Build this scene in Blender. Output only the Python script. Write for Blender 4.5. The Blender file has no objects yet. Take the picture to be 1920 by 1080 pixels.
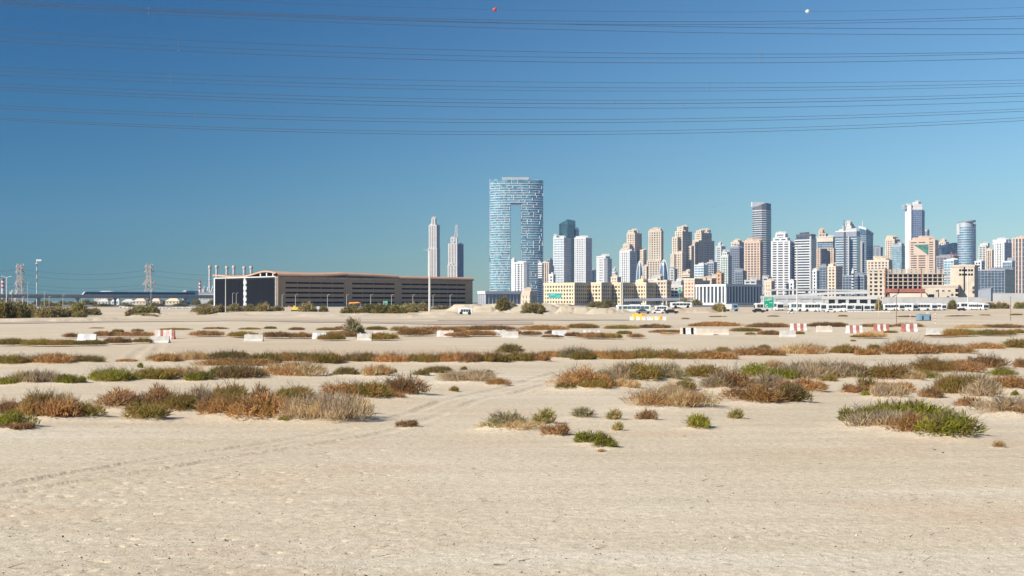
import bpy, bmesh, math, random
import numpy as np
from mathutils import Vector, Matrix

C = bpy.context.scene.collection
SC = bpy.context.scene
F, CAMH, HY = 2133.33, 3.6, 565.0          # focal length in photo pixels, eye height (m), horizon row

# ------------------------------------------------------------------ camera, sky, sun, exposure
cam_d = bpy.data.cameras.new('camera'); cam = bpy.data.objects.new('camera', cam_d); C.objects.link(cam)
cam.location = (0, 0, CAMH); cam.rotation_euler = (math.radians(90), 0, 0)
cam_d.sensor_width = 36.0; cam_d.lens = 40.0; cam_d.shift_y = 25.0/1920.0
cam_d.clip_start = 0.2; cam_d.clip_end = 30000
SC.camera = cam
SUN_EL, SUN_AZ = math.radians(36.0), math.radians(233.0)     # azimuth clockwise from +Y
TO_SUN = Vector((math.sin(SUN_AZ)*math.cos(SUN_EL), math.cos(SUN_AZ)*math.cos(SUN_EL), math.sin(SUN_EL)))
world = bpy.data.worlds.new('World'); SC.world = world; world.use_nodes = True
wn, wl = world.node_tree.nodes, world.node_tree.links
bg = wn['Background']; sky = wn.new('ShaderNodeTexSky'); sky.sky_type = 'NISHITA'; sky.sun_disc = False
sky.sun_elevation = SUN_EL; sky.sun_rotation = SUN_AZ
sky.altitude = 0; sky.air_density = 1.35; sky.dust_density = 0.0; sky.ozone_density = 5.0
# the polarised skylight a filter takes out: strongest 90 degrees from the sun, over the whole dome
tc = wn.new('ShaderNodeTexCoord')
dt = wn.new('ShaderNodeVectorMath'); dt.operation = 'DOT_PRODUCT'; dt.inputs[1].default_value = TO_SUN
wl.new(tc.outputs['Generated'], dt.inputs[0])
c2 = wn.new('ShaderNodeMath'); c2.operation = 'MULTIPLY'; wl.new(dt.outputs['Value'], c2.inputs[0]); wl.new(dt.outputs['Value'], c2.inputs[1])
num = wn.new('ShaderNodeMath'); num.operation = 'SUBTRACT'; num.inputs[0].default_value = 1.0; wl.new(c2.outputs[0], num.inputs[1])
den = wn.new('ShaderNodeMath'); den.operation = 'ADD'; den.inputs[0].default_value = 1.0; wl.new(c2.outputs[0], den.inputs[1])
dop = wn.new('ShaderNodeMath'); dop.operation = 'DIVIDE'; wl.new(num.outputs[0], dop.inputs[0]); wl.new(den.outputs[0], dop.inputs[1])
pol = wn.new('ShaderNodeVectorMath'); pol.operation = 'MULTIPLY_ADD'      # red light is polarised most, blue least
pol.inputs[1].default_value = (-.92*.97, -.725*1.18, -.58*1.26); pol.inputs[2].default_value = (.97, 1.18, 1.26)
cmb = wn.new('ShaderNodeCombineXYZ')
for i in range(3): wl.new(dop.outputs[0], cmb.inputs[i])
wl.new(cmb.outputs[0], pol.inputs[0])
mx = wn.new('ShaderNodeVectorMath'); mx.operation = 'MULTIPLY'
wl.new(sky.outputs[0], mx.inputs[0]); wl.new(pol.outputs[0], mx.inputs[1])
wl.new(mx.outputs[0], bg.inputs[0]); bg.inputs[1].default_value = 0.074
sun_d = bpy.data.lights.new('sun', 'SUN'); sun_d.energy = 5.0; sun_d.angle = math.radians(0.5); sun_d.color = (1.0, 0.94, 0.85)
sun = bpy.data.objects.new('sun', sun_d); C.objects.link(sun); sun.rotation_euler = TO_SUN.to_track_quat('Z', 'Y').to_euler()
sun.location = TO_SUN*100
vs = SC.view_settings; vs.view_transform = 'Standard'; vs.look = 'None'; vs.exposure = 0.64; vs.gamma = 1.0; vs.use_curve_mapping = False

# ------------------------------------------------------------------ helpers
def PX(px, Y): return (px-960.0)/F*Y
def PZ(py, Y): return CAMH+(HY-py)/F*Y
def DEP(py): return F*CAMH/(py-HY)
def U(px): return (px-960.0)/F

def tag(o, label=None, cat=None, group=None, kind=None):
    if label: o['label'] = label
    if cat: o['category'] = cat
    if group: o['group'] = group
    if kind: o['kind'] = kind
    return o

def thing(name, label, cat, loc=(0, 0, 0), rz=0.0, group=None):
    o = bpy.data.objects.new(name, None); C.objects.link(o)
    o.location = loc; o.rotation_euler = (0, 0, rz); o.empty_display_size = 0.3
    return tag(o, label, cat, group)

def copy_tree(o, parent=None):
    c = o.copy(); C.objects.link(c)
    if parent is not None: c.parent = parent
    for ch in list(o.children): copy_tree(ch, c)
    return c

class MB:
    def __init__(s): s.v = []; s.f = []; s.m = []
    def quad(s, a, b, c, d, m=0):
        n = len(s.v); s.v += [tuple(a), tuple(b), tuple(c), tuple(d)]; s.f.append((n, n+1, n+2, n+3)); s.m.append(m)
    def tri(s, a, b, c, m=0):
        n = len(s.v); s.v += [tuple(a), tuple(b), tuple(c)]; s.f.append((n, n+1, n+2)); s.m.append(m)
    def hexa(s, p, m=0):                       # 8 points: bottom ring (ccw) then top ring
        n = len(s.v); s.v += [tuple(q) for q in p]
        for f in ((3, 2, 1, 0), (4, 5, 6, 7), (0, 1, 5, 4), (1, 2, 6, 5), (2, 3, 7, 6), (3, 0, 4, 7)):
            s.f.append(tuple(n+i for i in f)); s.m.append(m)
    def box(s, x0, x1, y0, y1, z0, z1, m=0):
        s.hexa([(x0, y0, z0), (x1, y0, z0), (x1, y1, z0), (x0, y1, z0), (x0, y0, z1), (x1, y0, z1), (x1, y1, z1), (x0, y1, z1)], m)
    def obox(s, c, d, hl, ht, z0, z1, m=0):    # box centred at c (xy), along unit dir d, half length, half thickness
        dx, dy = d; nx, ny = -dy, dx
        q = [(c[0]-dx*hl-nx*ht, c[1]-dy*hl-ny*ht), (c[0]+dx*hl-nx*ht, c[1]+dy*hl-ny*ht), (c[0]+dx*hl+nx*ht, c[1]+dy*hl+ny*ht), (c[0]-dx*hl+nx*ht, c[1]-dy*hl+ny*ht)]
        s.hexa([(a, b, z0) for a, b in q]+[(a, b, z1) for a, b in q], m)
    def prism(s, poly, z0, z1, m=0, ztop=None):
        k = len(poly); n = len(s.v)
        s.v += [(a, b, z0) for a, b in poly]
        s.v += [(a, b, (ztop[i] if ztop else z1)) for i, (a, b) in enumerate(poly)]
        for i in range(k):
            j = (i+1) % k; s.f.append((n+i, n+j, n+k+j, n+k+i)); s.m.append(m)
        s.f.append(tuple(n+k+i for i in range(k))); s.m.append(m)
        s.f.append(tuple(n+k-1-i for i in range(k))); s.m.append(m)
    def tube(s, a, b, r0, r1=None, n=8, m=0, cap=True):
        r1 = r0 if r1 is None else r1
        a, b = Vector(a), Vector(b); d = (b-a)
        if d.length < 1e-6: return
        d.normalize(); u = d.orthogonal().normalized(); w = d.cross(u); k = len(s.v)
        for P, r in ((a, r0), (b, r1)):
            for i in range(n):
                t = 2*math.pi*i/n; s.v.append(tuple(P+u*(r*math.cos(t))+w*(r*math.sin(t))))
        for i in range(n):
            j = (i+1) % n; s.f.append((k+i, k+j, k+n+j, k+n+i)); s.m.append(m)
        if cap:
            s.f.append(tuple(k+n+i for i in range(n))); s.m.append(m)
            s.f.append(tuple(k+n-1-i for i in range(n))); s.m.append(m)
    def lathe(s, prof, n=16, m=0, c=(0, 0)):
        k = len(s.v)
        for r, z in prof:
            for i in range(n):
                t = 2*math.pi*i/n; s.v.append((c[0]+r*math.cos(t), c[1]+r*math.sin(t), z))
        for q in range(len(prof)-1):
            for i in range(n):
                j = (i+1) % n; s.f.append((k+q*n+i, k+q*n+j, k+(q+1)*n+j, k+(q+1)*n+i)); s.m.append(m)
        s.f.append(tuple(k+(len(prof)-1)*n+i for i in range(n))); s.m.append(m)
        s.f.append(tuple(k+n-1-i for i in range(n))); s.m.append(m)
    def build(s, name, mats, parent=None, smooth=False, kind=None, loc=None):
        if not isinstance(mats, (list, tuple)): mats = [mats]
        me = bpy.data.meshes.new(name); me.from_pydata(s.v, [], s.f)
        for mt in mats: me.materials.append(mt)
        if len(mats) > 1: me.polygons.foreach_set('material_index', s.m)
        if smooth: me.polygons.foreach_set('use_smooth', [True]*len(me.polygons))
        me.update()
        o = bpy.data.objects.new(name, me); C.objects.link(o)
        if parent is not None: o.parent = parent
        if loc is not None: o.location = loc
        if kind: o['kind'] = kind
        return o

# ------------------------------------------------------------------ materials
def new_mat(name):
    m = bpy.data.materials.new(name); m.use_nodes = True
    return m, m.node_tree.nodes, m.node_tree.links, m.node_tree.nodes['Principled BSDF']

def paint(name, col, rough=0.6, var=0.08, scale=0.5, metal=0.0, spec=0.4, bump=0.0):
    m, n, l, b = new_mat(name)
    t = n.new('ShaderNodeTexCoord'); no = n.new('ShaderNodeTexNoise'); no.inputs['Scale'].default_value = scale; no.inputs['Detail'].default_value = 4
    l.new(t.outputs['Object'], no.inputs['Vector'])
    r = n.new('ShaderNodeValToRGB'); r.color_ramp.elements[0].position = 0.3; r.color_ramp.elements[1].position = 0.7
    r.color_ramp.elements[0].color = tuple(c*(1-var) for c in col)+(1,); r.color_ramp.elements[1].color = tuple(min(1, c*(1+var)) for c in col)+(1,)
    l.new(no.outputs['Fac'], r.inputs[0]); l.new(r.outputs[0], b.inputs['Base Color'])
    b.inputs['Roughness'].default_value = rough; b.inputs['Metallic'].default_value = metal; b.inputs['Specular IOR Level'].default_value = spec
    if bump:
        bp = n.new('ShaderNodeBump'); bp.inputs['Strength'].default_value = bump; l.new(no.outputs['Fac'], bp.inputs['Height']); l.new(bp.outputs[0], b.inputs['Normal'])
    return m

def glass(name, col, rough=0.12, metal=0.35, cell=(0.25, 0.25, 0.28)):
    m, n, l, b = new_mat(name)                    # curtain wall: pane-to-pane tint change, sky reflection
    t = n.new('ShaderNodeTexCoord'); mp = n.new('ShaderNodeMapping'); mp.inputs['Scale'].default_value = cell
    l.new(t.outputs['Object'], mp.inputs[0])
    v = n.new('ShaderNodeTexWhiteNoise'); fl = n.new('ShaderNodeVectorMath'); fl.operation = 'FLOOR'
    l.new(mp.outputs[0], fl.inputs[0]); l.new(fl.outputs[0], v.inputs['Vector'])
    r = n.new('ShaderNodeValToRGB'); r.color_ramp.elements[0].color = tuple(c*0.6 for c in col)+(1,); r.color_ramp.elements[1].color = tuple(min(1, c*1.35) for c in col)+(1,)
    l.new(v.outputs['Value'], r.inputs[0]); l.new(r.outputs[0], b.inputs['Base Color'])
    b.inputs['Roughness'].default_value = rough; b.inputs['Metallic'].default_value = metal; b.inputs['Specular IOR Level'].default_value = 0.6
    return m

def leafy(name, cols, trans=0.5, other=None):
    """leaf colours change from blade to blade; patches of the crown can turn to a second set"""
    m, n, l, b = new_mat(name)
    g = n.new('ShaderNodeNewGeometry')
    def ramp(cs):
        r = n.new('ShaderNodeValToRGB'); e = r.color_ramp.elements; k = len(cs)
        e[0].position = 0; e[0].color = cs[0]+(1,); e[1].position = 1; e[1].color = cs[-1]+(1,)
        for i in range(1, k-1): q = e.new(i/(k-1)); q.color = cs[i]+(1,)
        l.new(g.outputs['Random Per Island'], r.inputs[0]); return r.outputs[0]
    col = ramp(cols); oi = n.new('ShaderNodeObjectInfo')
    if other:
        t = n.new('ShaderNodeTexCoord'); ad = n.new('ShaderNodeVectorMath'); ad.operation = 'ADD'
        l.new(t.outputs['Object'], ad.inputs[0]); l.new(oi.outputs['Location'], ad.inputs[1])
        no = n.new('ShaderNodeTexNoise'); no.inputs['Scale'].default_value = 3.2; no.inputs['Detail'].default_value = 3; l.new(ad.outputs[0], no.inputs['Vector'])
        mr = n.new('ShaderNodeMapRange'); mr.inputs[1].default_value = .47; mr.inputs[2].default_value = .60; mr.inputs[4].default_value = .9; l.new(no.outputs['Fac'], mr.inputs[0])
        mxc = n.new('ShaderNodeMix'); mxc.data_type = 'RGBA'; l.new(mr.outputs[0], mxc.inputs[0]); l.new(col, mxc.inputs[6]); l.new(ramp(other), mxc.inputs[7]); col = mxc.outputs[2]
    mr = n.new('ShaderNodeMapRange'); mr.inputs[3].default_value = 0.78; mr.inputs[4].default_value = 1.2
    l.new(oi.outputs['Random'], mr.inputs[0])
    sc = n.new('ShaderNodeVectorMath'); sc.operation = 'SCALE'; l.new(col, sc.inputs[0]); l.new(mr.outputs[0], sc.inputs['Scale'])
    b.inputs['Roughness'].default_value = 0.8; b.inputs['Specular IOR Level'].default_value = 0.15
    l.new(sc.outputs[0], b.inputs['Base Color'])
    tr = n.new('ShaderNodeBsdfTranslucent'); l.new(sc.outputs[0], tr.inputs[0])
    mxs = n.new('ShaderNodeMixShader'); mxs.inputs[0].default_value = trans
    l.new(b.outputs[0], mxs.inputs[1]); l.new(tr.outputs[0], mxs.inputs[2]); l.new(mxs.outputs[0], n['Material Output'].inputs[0])
    return m

M = {
 'white': paint('white_paint', (0.61, 0.595, 0.565), 0.55, 0.06, 0.08),
 'offwhite': paint('off_white_render', (0.53, 0.505, 0.46), 0.7, 0.08, 0.08),
 'cream': paint('cream_render', (0.60, 0.49, 0.365), 0.75, 0.08, 0.06),
 'jbr': paint('sand_render', (0.57, 0.475, 0.355), 0.8, 0.09, 0.05),
 'peach': paint('peach_render', (0.57, 0.42, 0.31), 0.8, 0.08, 0.05),
 'yellow': paint('yellow_render', (0.62, 0.51, 0.335), 0.8, 0.06, 0.06),
 'brown': paint('brown_panel', (0.44, 0.285, 0.15), 0.5, 0.10, 0.15),
 'roofbrown': paint('roof_shell', (0.52, 0.31, 0.18), 0.45, 0.08, 0.1),
 'concrete': paint('bare_concrete', (0.50, 0.42, 0.32), 0.85, 0.12, 0.15),
 'concgrey': paint('grey_concrete', (0.42, 0.41, 0.39), 0.85, 0.12, 0.25),
 'stonebar': paint('barrier_concrete', (0.47, 0.44, 0.39), 0.9, 0.14, 2.5, bump=0.3),
 'sandbar': paint('dusty_barrier', (0.55, 0.46, 0.37), 0.9, 0.12, 2.0, bump=0.3),
 'barwhite': paint('barrier_white', (0.58, 0.565, 0.53), 0.7, 0.14, 2.5, bump=0.2),
 'barred': paint('barrier_red', (0.36, 0.125, 0.095), 0.7, 0.25, 2.5, bump=0.2),
 'barpink': paint('barrier_faded_red', (0.62, 0.42, 0.35), 0.75, 0.15, 2.5, bump=0.2),
 'bargrey': paint('barrier_grey', (0.48, 0.47, 0.47), 0.75, 0.12, 2.5, bump=0.2),
 'black': paint('black_paint', (0.012, 0.0115, 0.011), 0.9, 0.2, 1.0, spec=0.05),
 'redpaint': paint('red_paint', (0.42, 0.05, 0.04), 0.5, 0.1, 1.0),
 'steel': paint('galvanised_steel', (0.50, 0.50, 0.50), 0.5, 0.08, 1.0, metal=0.3),
 'spacergrey': paint('spacer_grey', (0.13, 0.13, 0.14), 0.7, 0.1, 1.0),
 'frame': paint('pale_facade_frame', (0.64, 0.65, 0.65), 0.5, 0.08, 0.05),
 'urban': paint('urban_ground', (0.17, 0.15, 0.125), 0.9, 0.35, 0.02),
 'lattice': paint('weathered_lattice_steel', (0.46, 0.37, 0.30), 0.6, 0.1, 1.0),
 'cable': paint('cable_aluminium', (0.055, 0.06, 0.07), 0.7, 0.1, 1.0),
 'asphalt': paint('asphalt', (0.075, 0.07, 0.065), 0.9, 0.2, 0.3),
 'signgreen': paint('sign_green', (0.01, 0.30, 0.19), 0.45, 0.05, 0.5),
 'signteal': paint('sign_teal', (0.03, 0.38, 0.33), 0.45, 0.05, 0.5),
 'tyre': paint('tyre_rubber', (0.02, 0.02, 0.02), 0.9, 0.1, 1.0),
 'carblack': paint('car_paint_black', (0.02, 0.021, 0.024), 0.25, 0.1, 1.0, spec=0.6),
 'carwhite': paint('car_paint_white', (0.62, 0.62, 0.61), 0.35, 0.04, 1.0, spec=0.5),
 'cargrey': paint('car_paint_grey', (0.22, 0.22, 0.24), 0.3, 0.06, 1.0, metal=0.4),
 'busglass': paint('vehicle_glass', (0.03, 0.037, 0.04), 0.12, 0.2, 0.4, spec=0.7),
 'busglassgreen': paint('green_vehicle_glass', (0.06, 0.12, 0.12), 0.12, 0.2, 0.4, spec=0.7),
 'teal': paint('teal_paint', (0.02, 0.25, 0.25), 0.5, 0.1, 0.5),
 'trainblue': paint('train_blue', (0.012, 0.07, 0.13), 0.3, 0.15, 0.3, spec=0.6),
 'skipblue': paint('cabin_blue', (0.17, 0.26, 0.33), 0.6, 0.1, 1.5),
 'yellowplastic': paint('yellow_plastic', (0.72, 0.48, 0.04), 0.5, 0.08, 1.0),
 'orange': paint('orange_plastic', (0.70, 0.25, 0.03), 0.5, 0.08, 1.0),
 'rust': paint('rust_red', (0.36, 0.13, 0.08), 0.7, 0.15, 0.5),
 'bluegrey': paint('blue_grey_cladding', (0.26, 0.27, 0.29), 0.5, 0.08, 0.2),
 'darkgrey': paint('dark_grey_panel', (0.10, 0.10, 0.11), 0.5, 0.1, 0.2),
 'bladeblack': paint('louvre_blade_black', (0.014, 0.0135, 0.013), 0.8, 0.15, 0.3, spec=0.15),
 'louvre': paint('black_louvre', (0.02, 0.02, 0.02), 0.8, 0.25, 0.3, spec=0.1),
 'stripetan': paint('tan_cladding', (0.27, 0.235, 0.20), 0.6, 0.08, 0.05),
 'woodstem': paint('dry_twig', (0.13, 0.09, 0.06), 0.9, 0.3, 3.0),
 'trunk': paint('bark', (0.14, 0.10, 0.07), 0.9, 0.3, 3.0),
 'g_dark': glass('dark_glass', (0.045, 0.058, 0.072), 0.16, 0.1),
 'g_blue': glass('blue_glass', (0.11, 0.18, 0.235), 0.14, 0.4),
 'g_deep': glass('deep_blue_glass', (0.06, 0.09, 0.125), 0.14, 0.3),
 'g_navy': glass('navy_glass', (0.045, 0.085, 0.17), 0.14, 0.25),
 'g_teal': glass('teal_glass', (0.045, 0.13, 0.14), 0.12, 0.4),
 'g_pale': glass('pale_blue_glass', (0.22, 0.38, 0.48), 0.16, 0.5),
 'g_sky': glass('sky_glass', (0.20, 0.36, 0.40), 0.14, 0.5, (0.18, 0.18, 0.2)),
 'g_green': glass('green_glass', (0.09, 0.22, 0.16), 0.14, 0.3),
 'g_warm': glass('bronze_glass', (0.09, 0.075, 0.06), 0.25, 0.05),  # dark bronze tint, varied from pane to pane
}
# ------------------------------------------------------------------ terrain
_rng = np.random.default_rng(7)
_TAB = _rng.random((256, 256))
def vnoise(x, y):
    xi = np.floor(x).astype(np.int64); yi = np.floor(y).astype(np.int64); fx = x-xi; fy = y-yi
    fx = fx*fx*(3-2*fx); fy = fy*fy*(3-2*fy)
    a = _TAB[xi & 255, yi & 255]; b = _TAB[(xi+1) & 255, yi & 255]; c = _TAB[xi & 255, (yi+1) & 255]; d = _TAB[(xi+1) & 255, (yi+1) & 255]
    return (a*(1-fx)+b*fx)*(1-fy)+(c*(1-fx)+d*fx)*fy-0.5
def fbm(x, y, o=4):
    s = 0; a = 1.0
    for i in range(o):
        s = s+a*vnoise(x+17.3*i, y+9.1*i); x = x*2.03; y = y*2.03; a *= 0.5
    return s

# sand heaps: photo column, foot row, half width px, height px, depth factor
HEAPS = [(876, 585, 34, 20, .8), (908, 586, 26, 16, .8), (935, 589, 34, 9, .7), (1000, 586, 46, 22, .8), (1040, 585, 40, 25, .8), (1076, 588, 30, 20, .8),
         (1100, 587, 26, 18, .8), (1132, 589, 30, 14, .8), (1158, 587, 22, 11, .8), (962, 587, 30, 17, .8), (822, 591, 36, 11, .8), (790, 595, 44, 7, .7), (985, 592, 30, 7, .6), (1060, 592, 40, 6, .6),
         (300, 593, 30, 8, .7), (340, 591, 28, 8, .7), (262, 595, 24, 6, .7), (50, 602, 60, 7, .8), (118, 603, 36, 9, .6), (160, 601, 30, 8, .6), (196, 599, 36, 6, .6), (600, 593, 44, 7, .7),
         (680, 591, 24, 7, .6), (420, 592, 40, 5, .6), (500, 591, 40, 6, .6), (740, 592, 40, 6, .6), (1315, 587, 26, 12, .8), (1370, 588, 22, 5, .8), (1268, 584, 16, 13, .8), (1880, 587, 44, 6, .8), (1440, 589, 30, 4, .6),
         (1020, 583, 110, 12, .5), (900, 583, 60, 10, .5), (1120, 584, 70, 9, .5), (1055, 589, 16, 8, .9), (975, 588, 14, 8, .9), (1018, 588, 18, 9, .9), (1090, 586, 16, 9, .9)]
HEAPS_W = []
for (hx, hy_, hw, hh, df) in HEAPS:
    Yh = DEP(hy_); HEAPS_W.append((PX(hx, Yh), Yh+hw*Yh/F*df*.6, hw*Yh/F, hw*Yh/F*df, hh*Yh/F))

def gh(x, y):
    """height of the sand at x, y (arrays or numbers), without tracks"""
    x = np.asarray(x, float); y = np.asarray(y, float)
    r = np.hypot(x, y); near = np.clip((r-4)/10, 0, 1); far = np.clip((700-r)/300, 0, 1)
    z = (0.26*fbm(x/38+3, y/27+8, 3)+0.05*fbm(x/6.5, y/4.2+2, 3))*near*far
    z = z+0.3*np.clip((r-130)/120, 0, 1)*fbm(x/30+40, y/22, 4)*far
    for (cx, cy, rx, ry, h) in HEAPS_W:
        q = ((x-cx)/rx)**2+((y-cy)/ry)**2
        if np.ndim(q):
            k = q < 6
            if k.any():
                e = np.exp(-.8*q[k]**2); z[k] += .62*h*np.clip(e*(1.15+1.5*fbm(x[k]/(rx*.62)+cx, y[k]/(ry*.5), 5)), 0, 1.1)
    return z
def gz(x, y): return float(gh(np.array([float(x)]), np.array([float(y)]))[0])
def ground_at(px, py):
    Y = DEP(py); x = PX(px, Y); return x, Y, gz(x, Y)

def pix_line(pts):
    out = []
    for px, py in pts:
        Y = DEP(py); out.append((PX(px, Y), Y))
    o2 = []                                        # densify with Catmull-Rom
    P = [out[0]]+out+[out[-1]]
    for i in range(1, len(P)-2):
        for t in np.linspace(0, 1, 14, endpoint=False):
            a, b, c, d = (np.array(P[i-1]), np.array(P[i]), np.array(P[i+1]), np.array(P[i+2]))
            o2.append(0.5*((2*b)+(-a+c)*t+(2*a-5*b+4*c-d)*t*t+(-a+3*b-3*c+d)*t**3))
    o2.append(np.array(out[-1])); return np.array(o2)
TRACKS = [pix_line([(-60, 922), (36, 902), (182, 877), (328, 853), (437, 838), (620, 809), (700, 793), (773, 773), (853, 748), (960, 727), (1027, 707), (1100, 690)]),
          pix_line([(-60, 938), (22, 920), (120, 904), (303, 878), (456, 853), (693, 815), (800, 787), (860, 767), (913, 748), (973, 738), (1033, 722), (1110, 703)]),
          pix_line([(-60, 952), (60, 938), (200, 912), (330, 893), (480, 868), (560, 855), (660, 838)]),
          pix_line([(246, 676), (262, 660), (280, 648)]), pix_line([(288, 670), (296, 655), (302, 646)]),
          pix_line([(-80, 712), (100, 700), (300, 694), (560, 700), (760, 690)]), pix_line([(700, 1000), (1000, 955), (1400, 930), (1980, 925)])]
TRACK_W = [0.20, 0.20, 0.18, 0.3, 0.3, 0.5, 0.4]; TRACK_D = [0.042, 0.046, 0.016, 0.045, 0.045, 0.035, 0.008]

def make_ground():
    drops = np.concatenate([np.arange(9.5, 125, 1.25), np.arange(125, 700, .75)]); r_in = F*CAMH/drops[::-1]
    rows = np.concatenate([[1.2, 2.5, 4.5, 7.5], r_in[(r_in > 9) & (r_in < 112)], np.geomspace(112.5, 760, 190), np.geomspace(800, 14000, 24)])
    fine = np.radians(np.linspace(-26.2, 26.2, 740)); coarse = np.radians(np.linspace(26.2, 360-26.2, 44)[1:-1])
    th = np.concatenate([fine, coarse]); nr, nt = len(rows), len(th)
    R, T = np.meshgrid(rows, th, indexing='ij'); x = (R*np.sin(T)).ravel(); y = (R*np.cos(T)).ravel()
    z = gh(x, y)
    r = np.hypot(x, y); ok = (r < 130) & (y > 5)
    xi, yi = x[ok], y[ok]; dz = np.zeros(len(xi))
    for ln, w, d in zip(TRACKS, TRACK_W, TRACK_D):
        for k in range(0, len(ln)-1, 1):
            a, b = ln[k], ln[k+1]
            lo = np.minimum(a, b)-1.6; hi = np.maximum(a, b)+1.6
            s = np.nonzero((xi > lo[0]) & (xi < hi[0]) & (yi > lo[1]) & (yi < hi[1]))[0]
            if not len(s): continue
            ab = b-a; L2 = float(ab@ab)+1e-9
            t = np.clip(((xi[s]-a[0])*ab[0]+(yi[s]-a[1])*ab[1])/L2, 0, 1)
            dd = np.hypot(xi[s]-a[0]-t*ab[0], yi[s]-a[1]-t*ab[1])
            along = 0.7+1.1*fbm(xi[s]*.6, yi[s]*.6, 3)
            v = -d*np.exp(-(dd/w)**2)+0.35*d*np.exp(-((dd-2.0*w)/(0.6*w))**2)
            v = v*along
            cur = dz[s]; dz[s] = np.where(np.abs(v) > np.abs(cur), v, cur)
    rg = np.random.default_rng(11)                 # footprints and scuffs, thickest at lower left
    for k in range(430):
        if k < 330:
            px, py = rg.uniform(0, 760), rg.uniform(838, 1075)
            if rg.random() < .5: py = 945-0.13*px+rg.normal(0, 26)
        elif k < 380: px, py = rg.uniform(0, 1920), rg.uniform(870, 1085)
        else: px, py = rg.uniform(0, 1920), rg.uniform(740, 960)
        py = max(py, 700); Y0 = DEP(py); X0 = PX(px, Y0); a = rg.normal(0.25, 0.5)
        lx, ly = rg.uniform(.06, .12), rg.uniform(.03, .05); d = rg.uniform(.012, .04)*(1 if k < 330 else .35)
        s = np.nonzero((np.abs(xi-X0) < .6) & (np.abs(yi-Y0) < .6))[0]
        u = (xi[s]-X0)*math.cos(a)+(yi[s]-Y0)*math.sin(a); w = -(xi[s]-X0)*math.sin(a)+(yi[s]-Y0)*math.cos(a)
        dz[s] += -d*np.exp(-(u/lx)**2-(w/ly)**2)+.06*d*np.exp(-((u-lx*1.3)/lx)**2-(w/ly/1.3)**2)
    dz += 0.007*fbm(xi*1.5, yi*1.9, 3)*np.clip((90-r[ok])/60, 0, 1)
    dz += 0.009*fbm(xi*5.0, yi*6.0, 3)*np.clip((45-r[ok])/30, 0, 1)
    for (sx, sy, sw, sh) in HUMMOCKS:
        s = np.nonzero((np.abs(xi-sx) < sw*1.6) & (np.abs(yi-sy) < sw*1.4))[0]
        if len(s): dz[s] += sh*np.exp(-((xi[s]-sx)/(sw*.75))**2-((yi[s]-sy)/(sw*.6))**2)
    z[ok] += dz
    V = np.column_stack([x, y, z]); V = np.vstack([V, [[0, 0, float(gz(0, 0))]]])
    i = np.arange(nr-1)[:, None]; j = np.arange(nt)[None, :]; j2 = (j+1) % nt
    Q = np.stack([i*nt+j, i*nt+j2, (i+1)*nt+j2, (i+1)*nt+j], -1).reshape(-1, 4)[:, ::-1]
    cidx = nr*nt
    tri = np.column_stack([np.full(nt, cidx), (np.arange(nt)+1) % nt, np.arange(nt)])
    me = bpy.data.meshes.new('desert_sand')
    me.vertices.add(len(V)); me.vertices.foreach_set('co', V.ravel())
    nl = Q.size+tri.size; me.loops.add(nl); me.loops.foreach_set('vertex_index', np.concatenate([Q.ravel(), tri.ravel()]).astype(np.int32))
    npoly = len(Q)+len(tri); me.polygons.add(npoly)
    st = np.concatenate([np.arange(len(Q))*4, Q.size+np.arange(len(tri))*3]).astype(np.int32)
    me.polygons.foreach_set('loop_start', st)
    me.polygons.foreach_set('use_smooth', np.ones(npoly, bool))
    me.update(calc_edges=True); me.validate()
    me.materials.append(sand_material())
    o = bpy.data.objects.new('desert_sand', me); C.objects.link(o); o['kind'] = 'structure'
    return o

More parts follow.
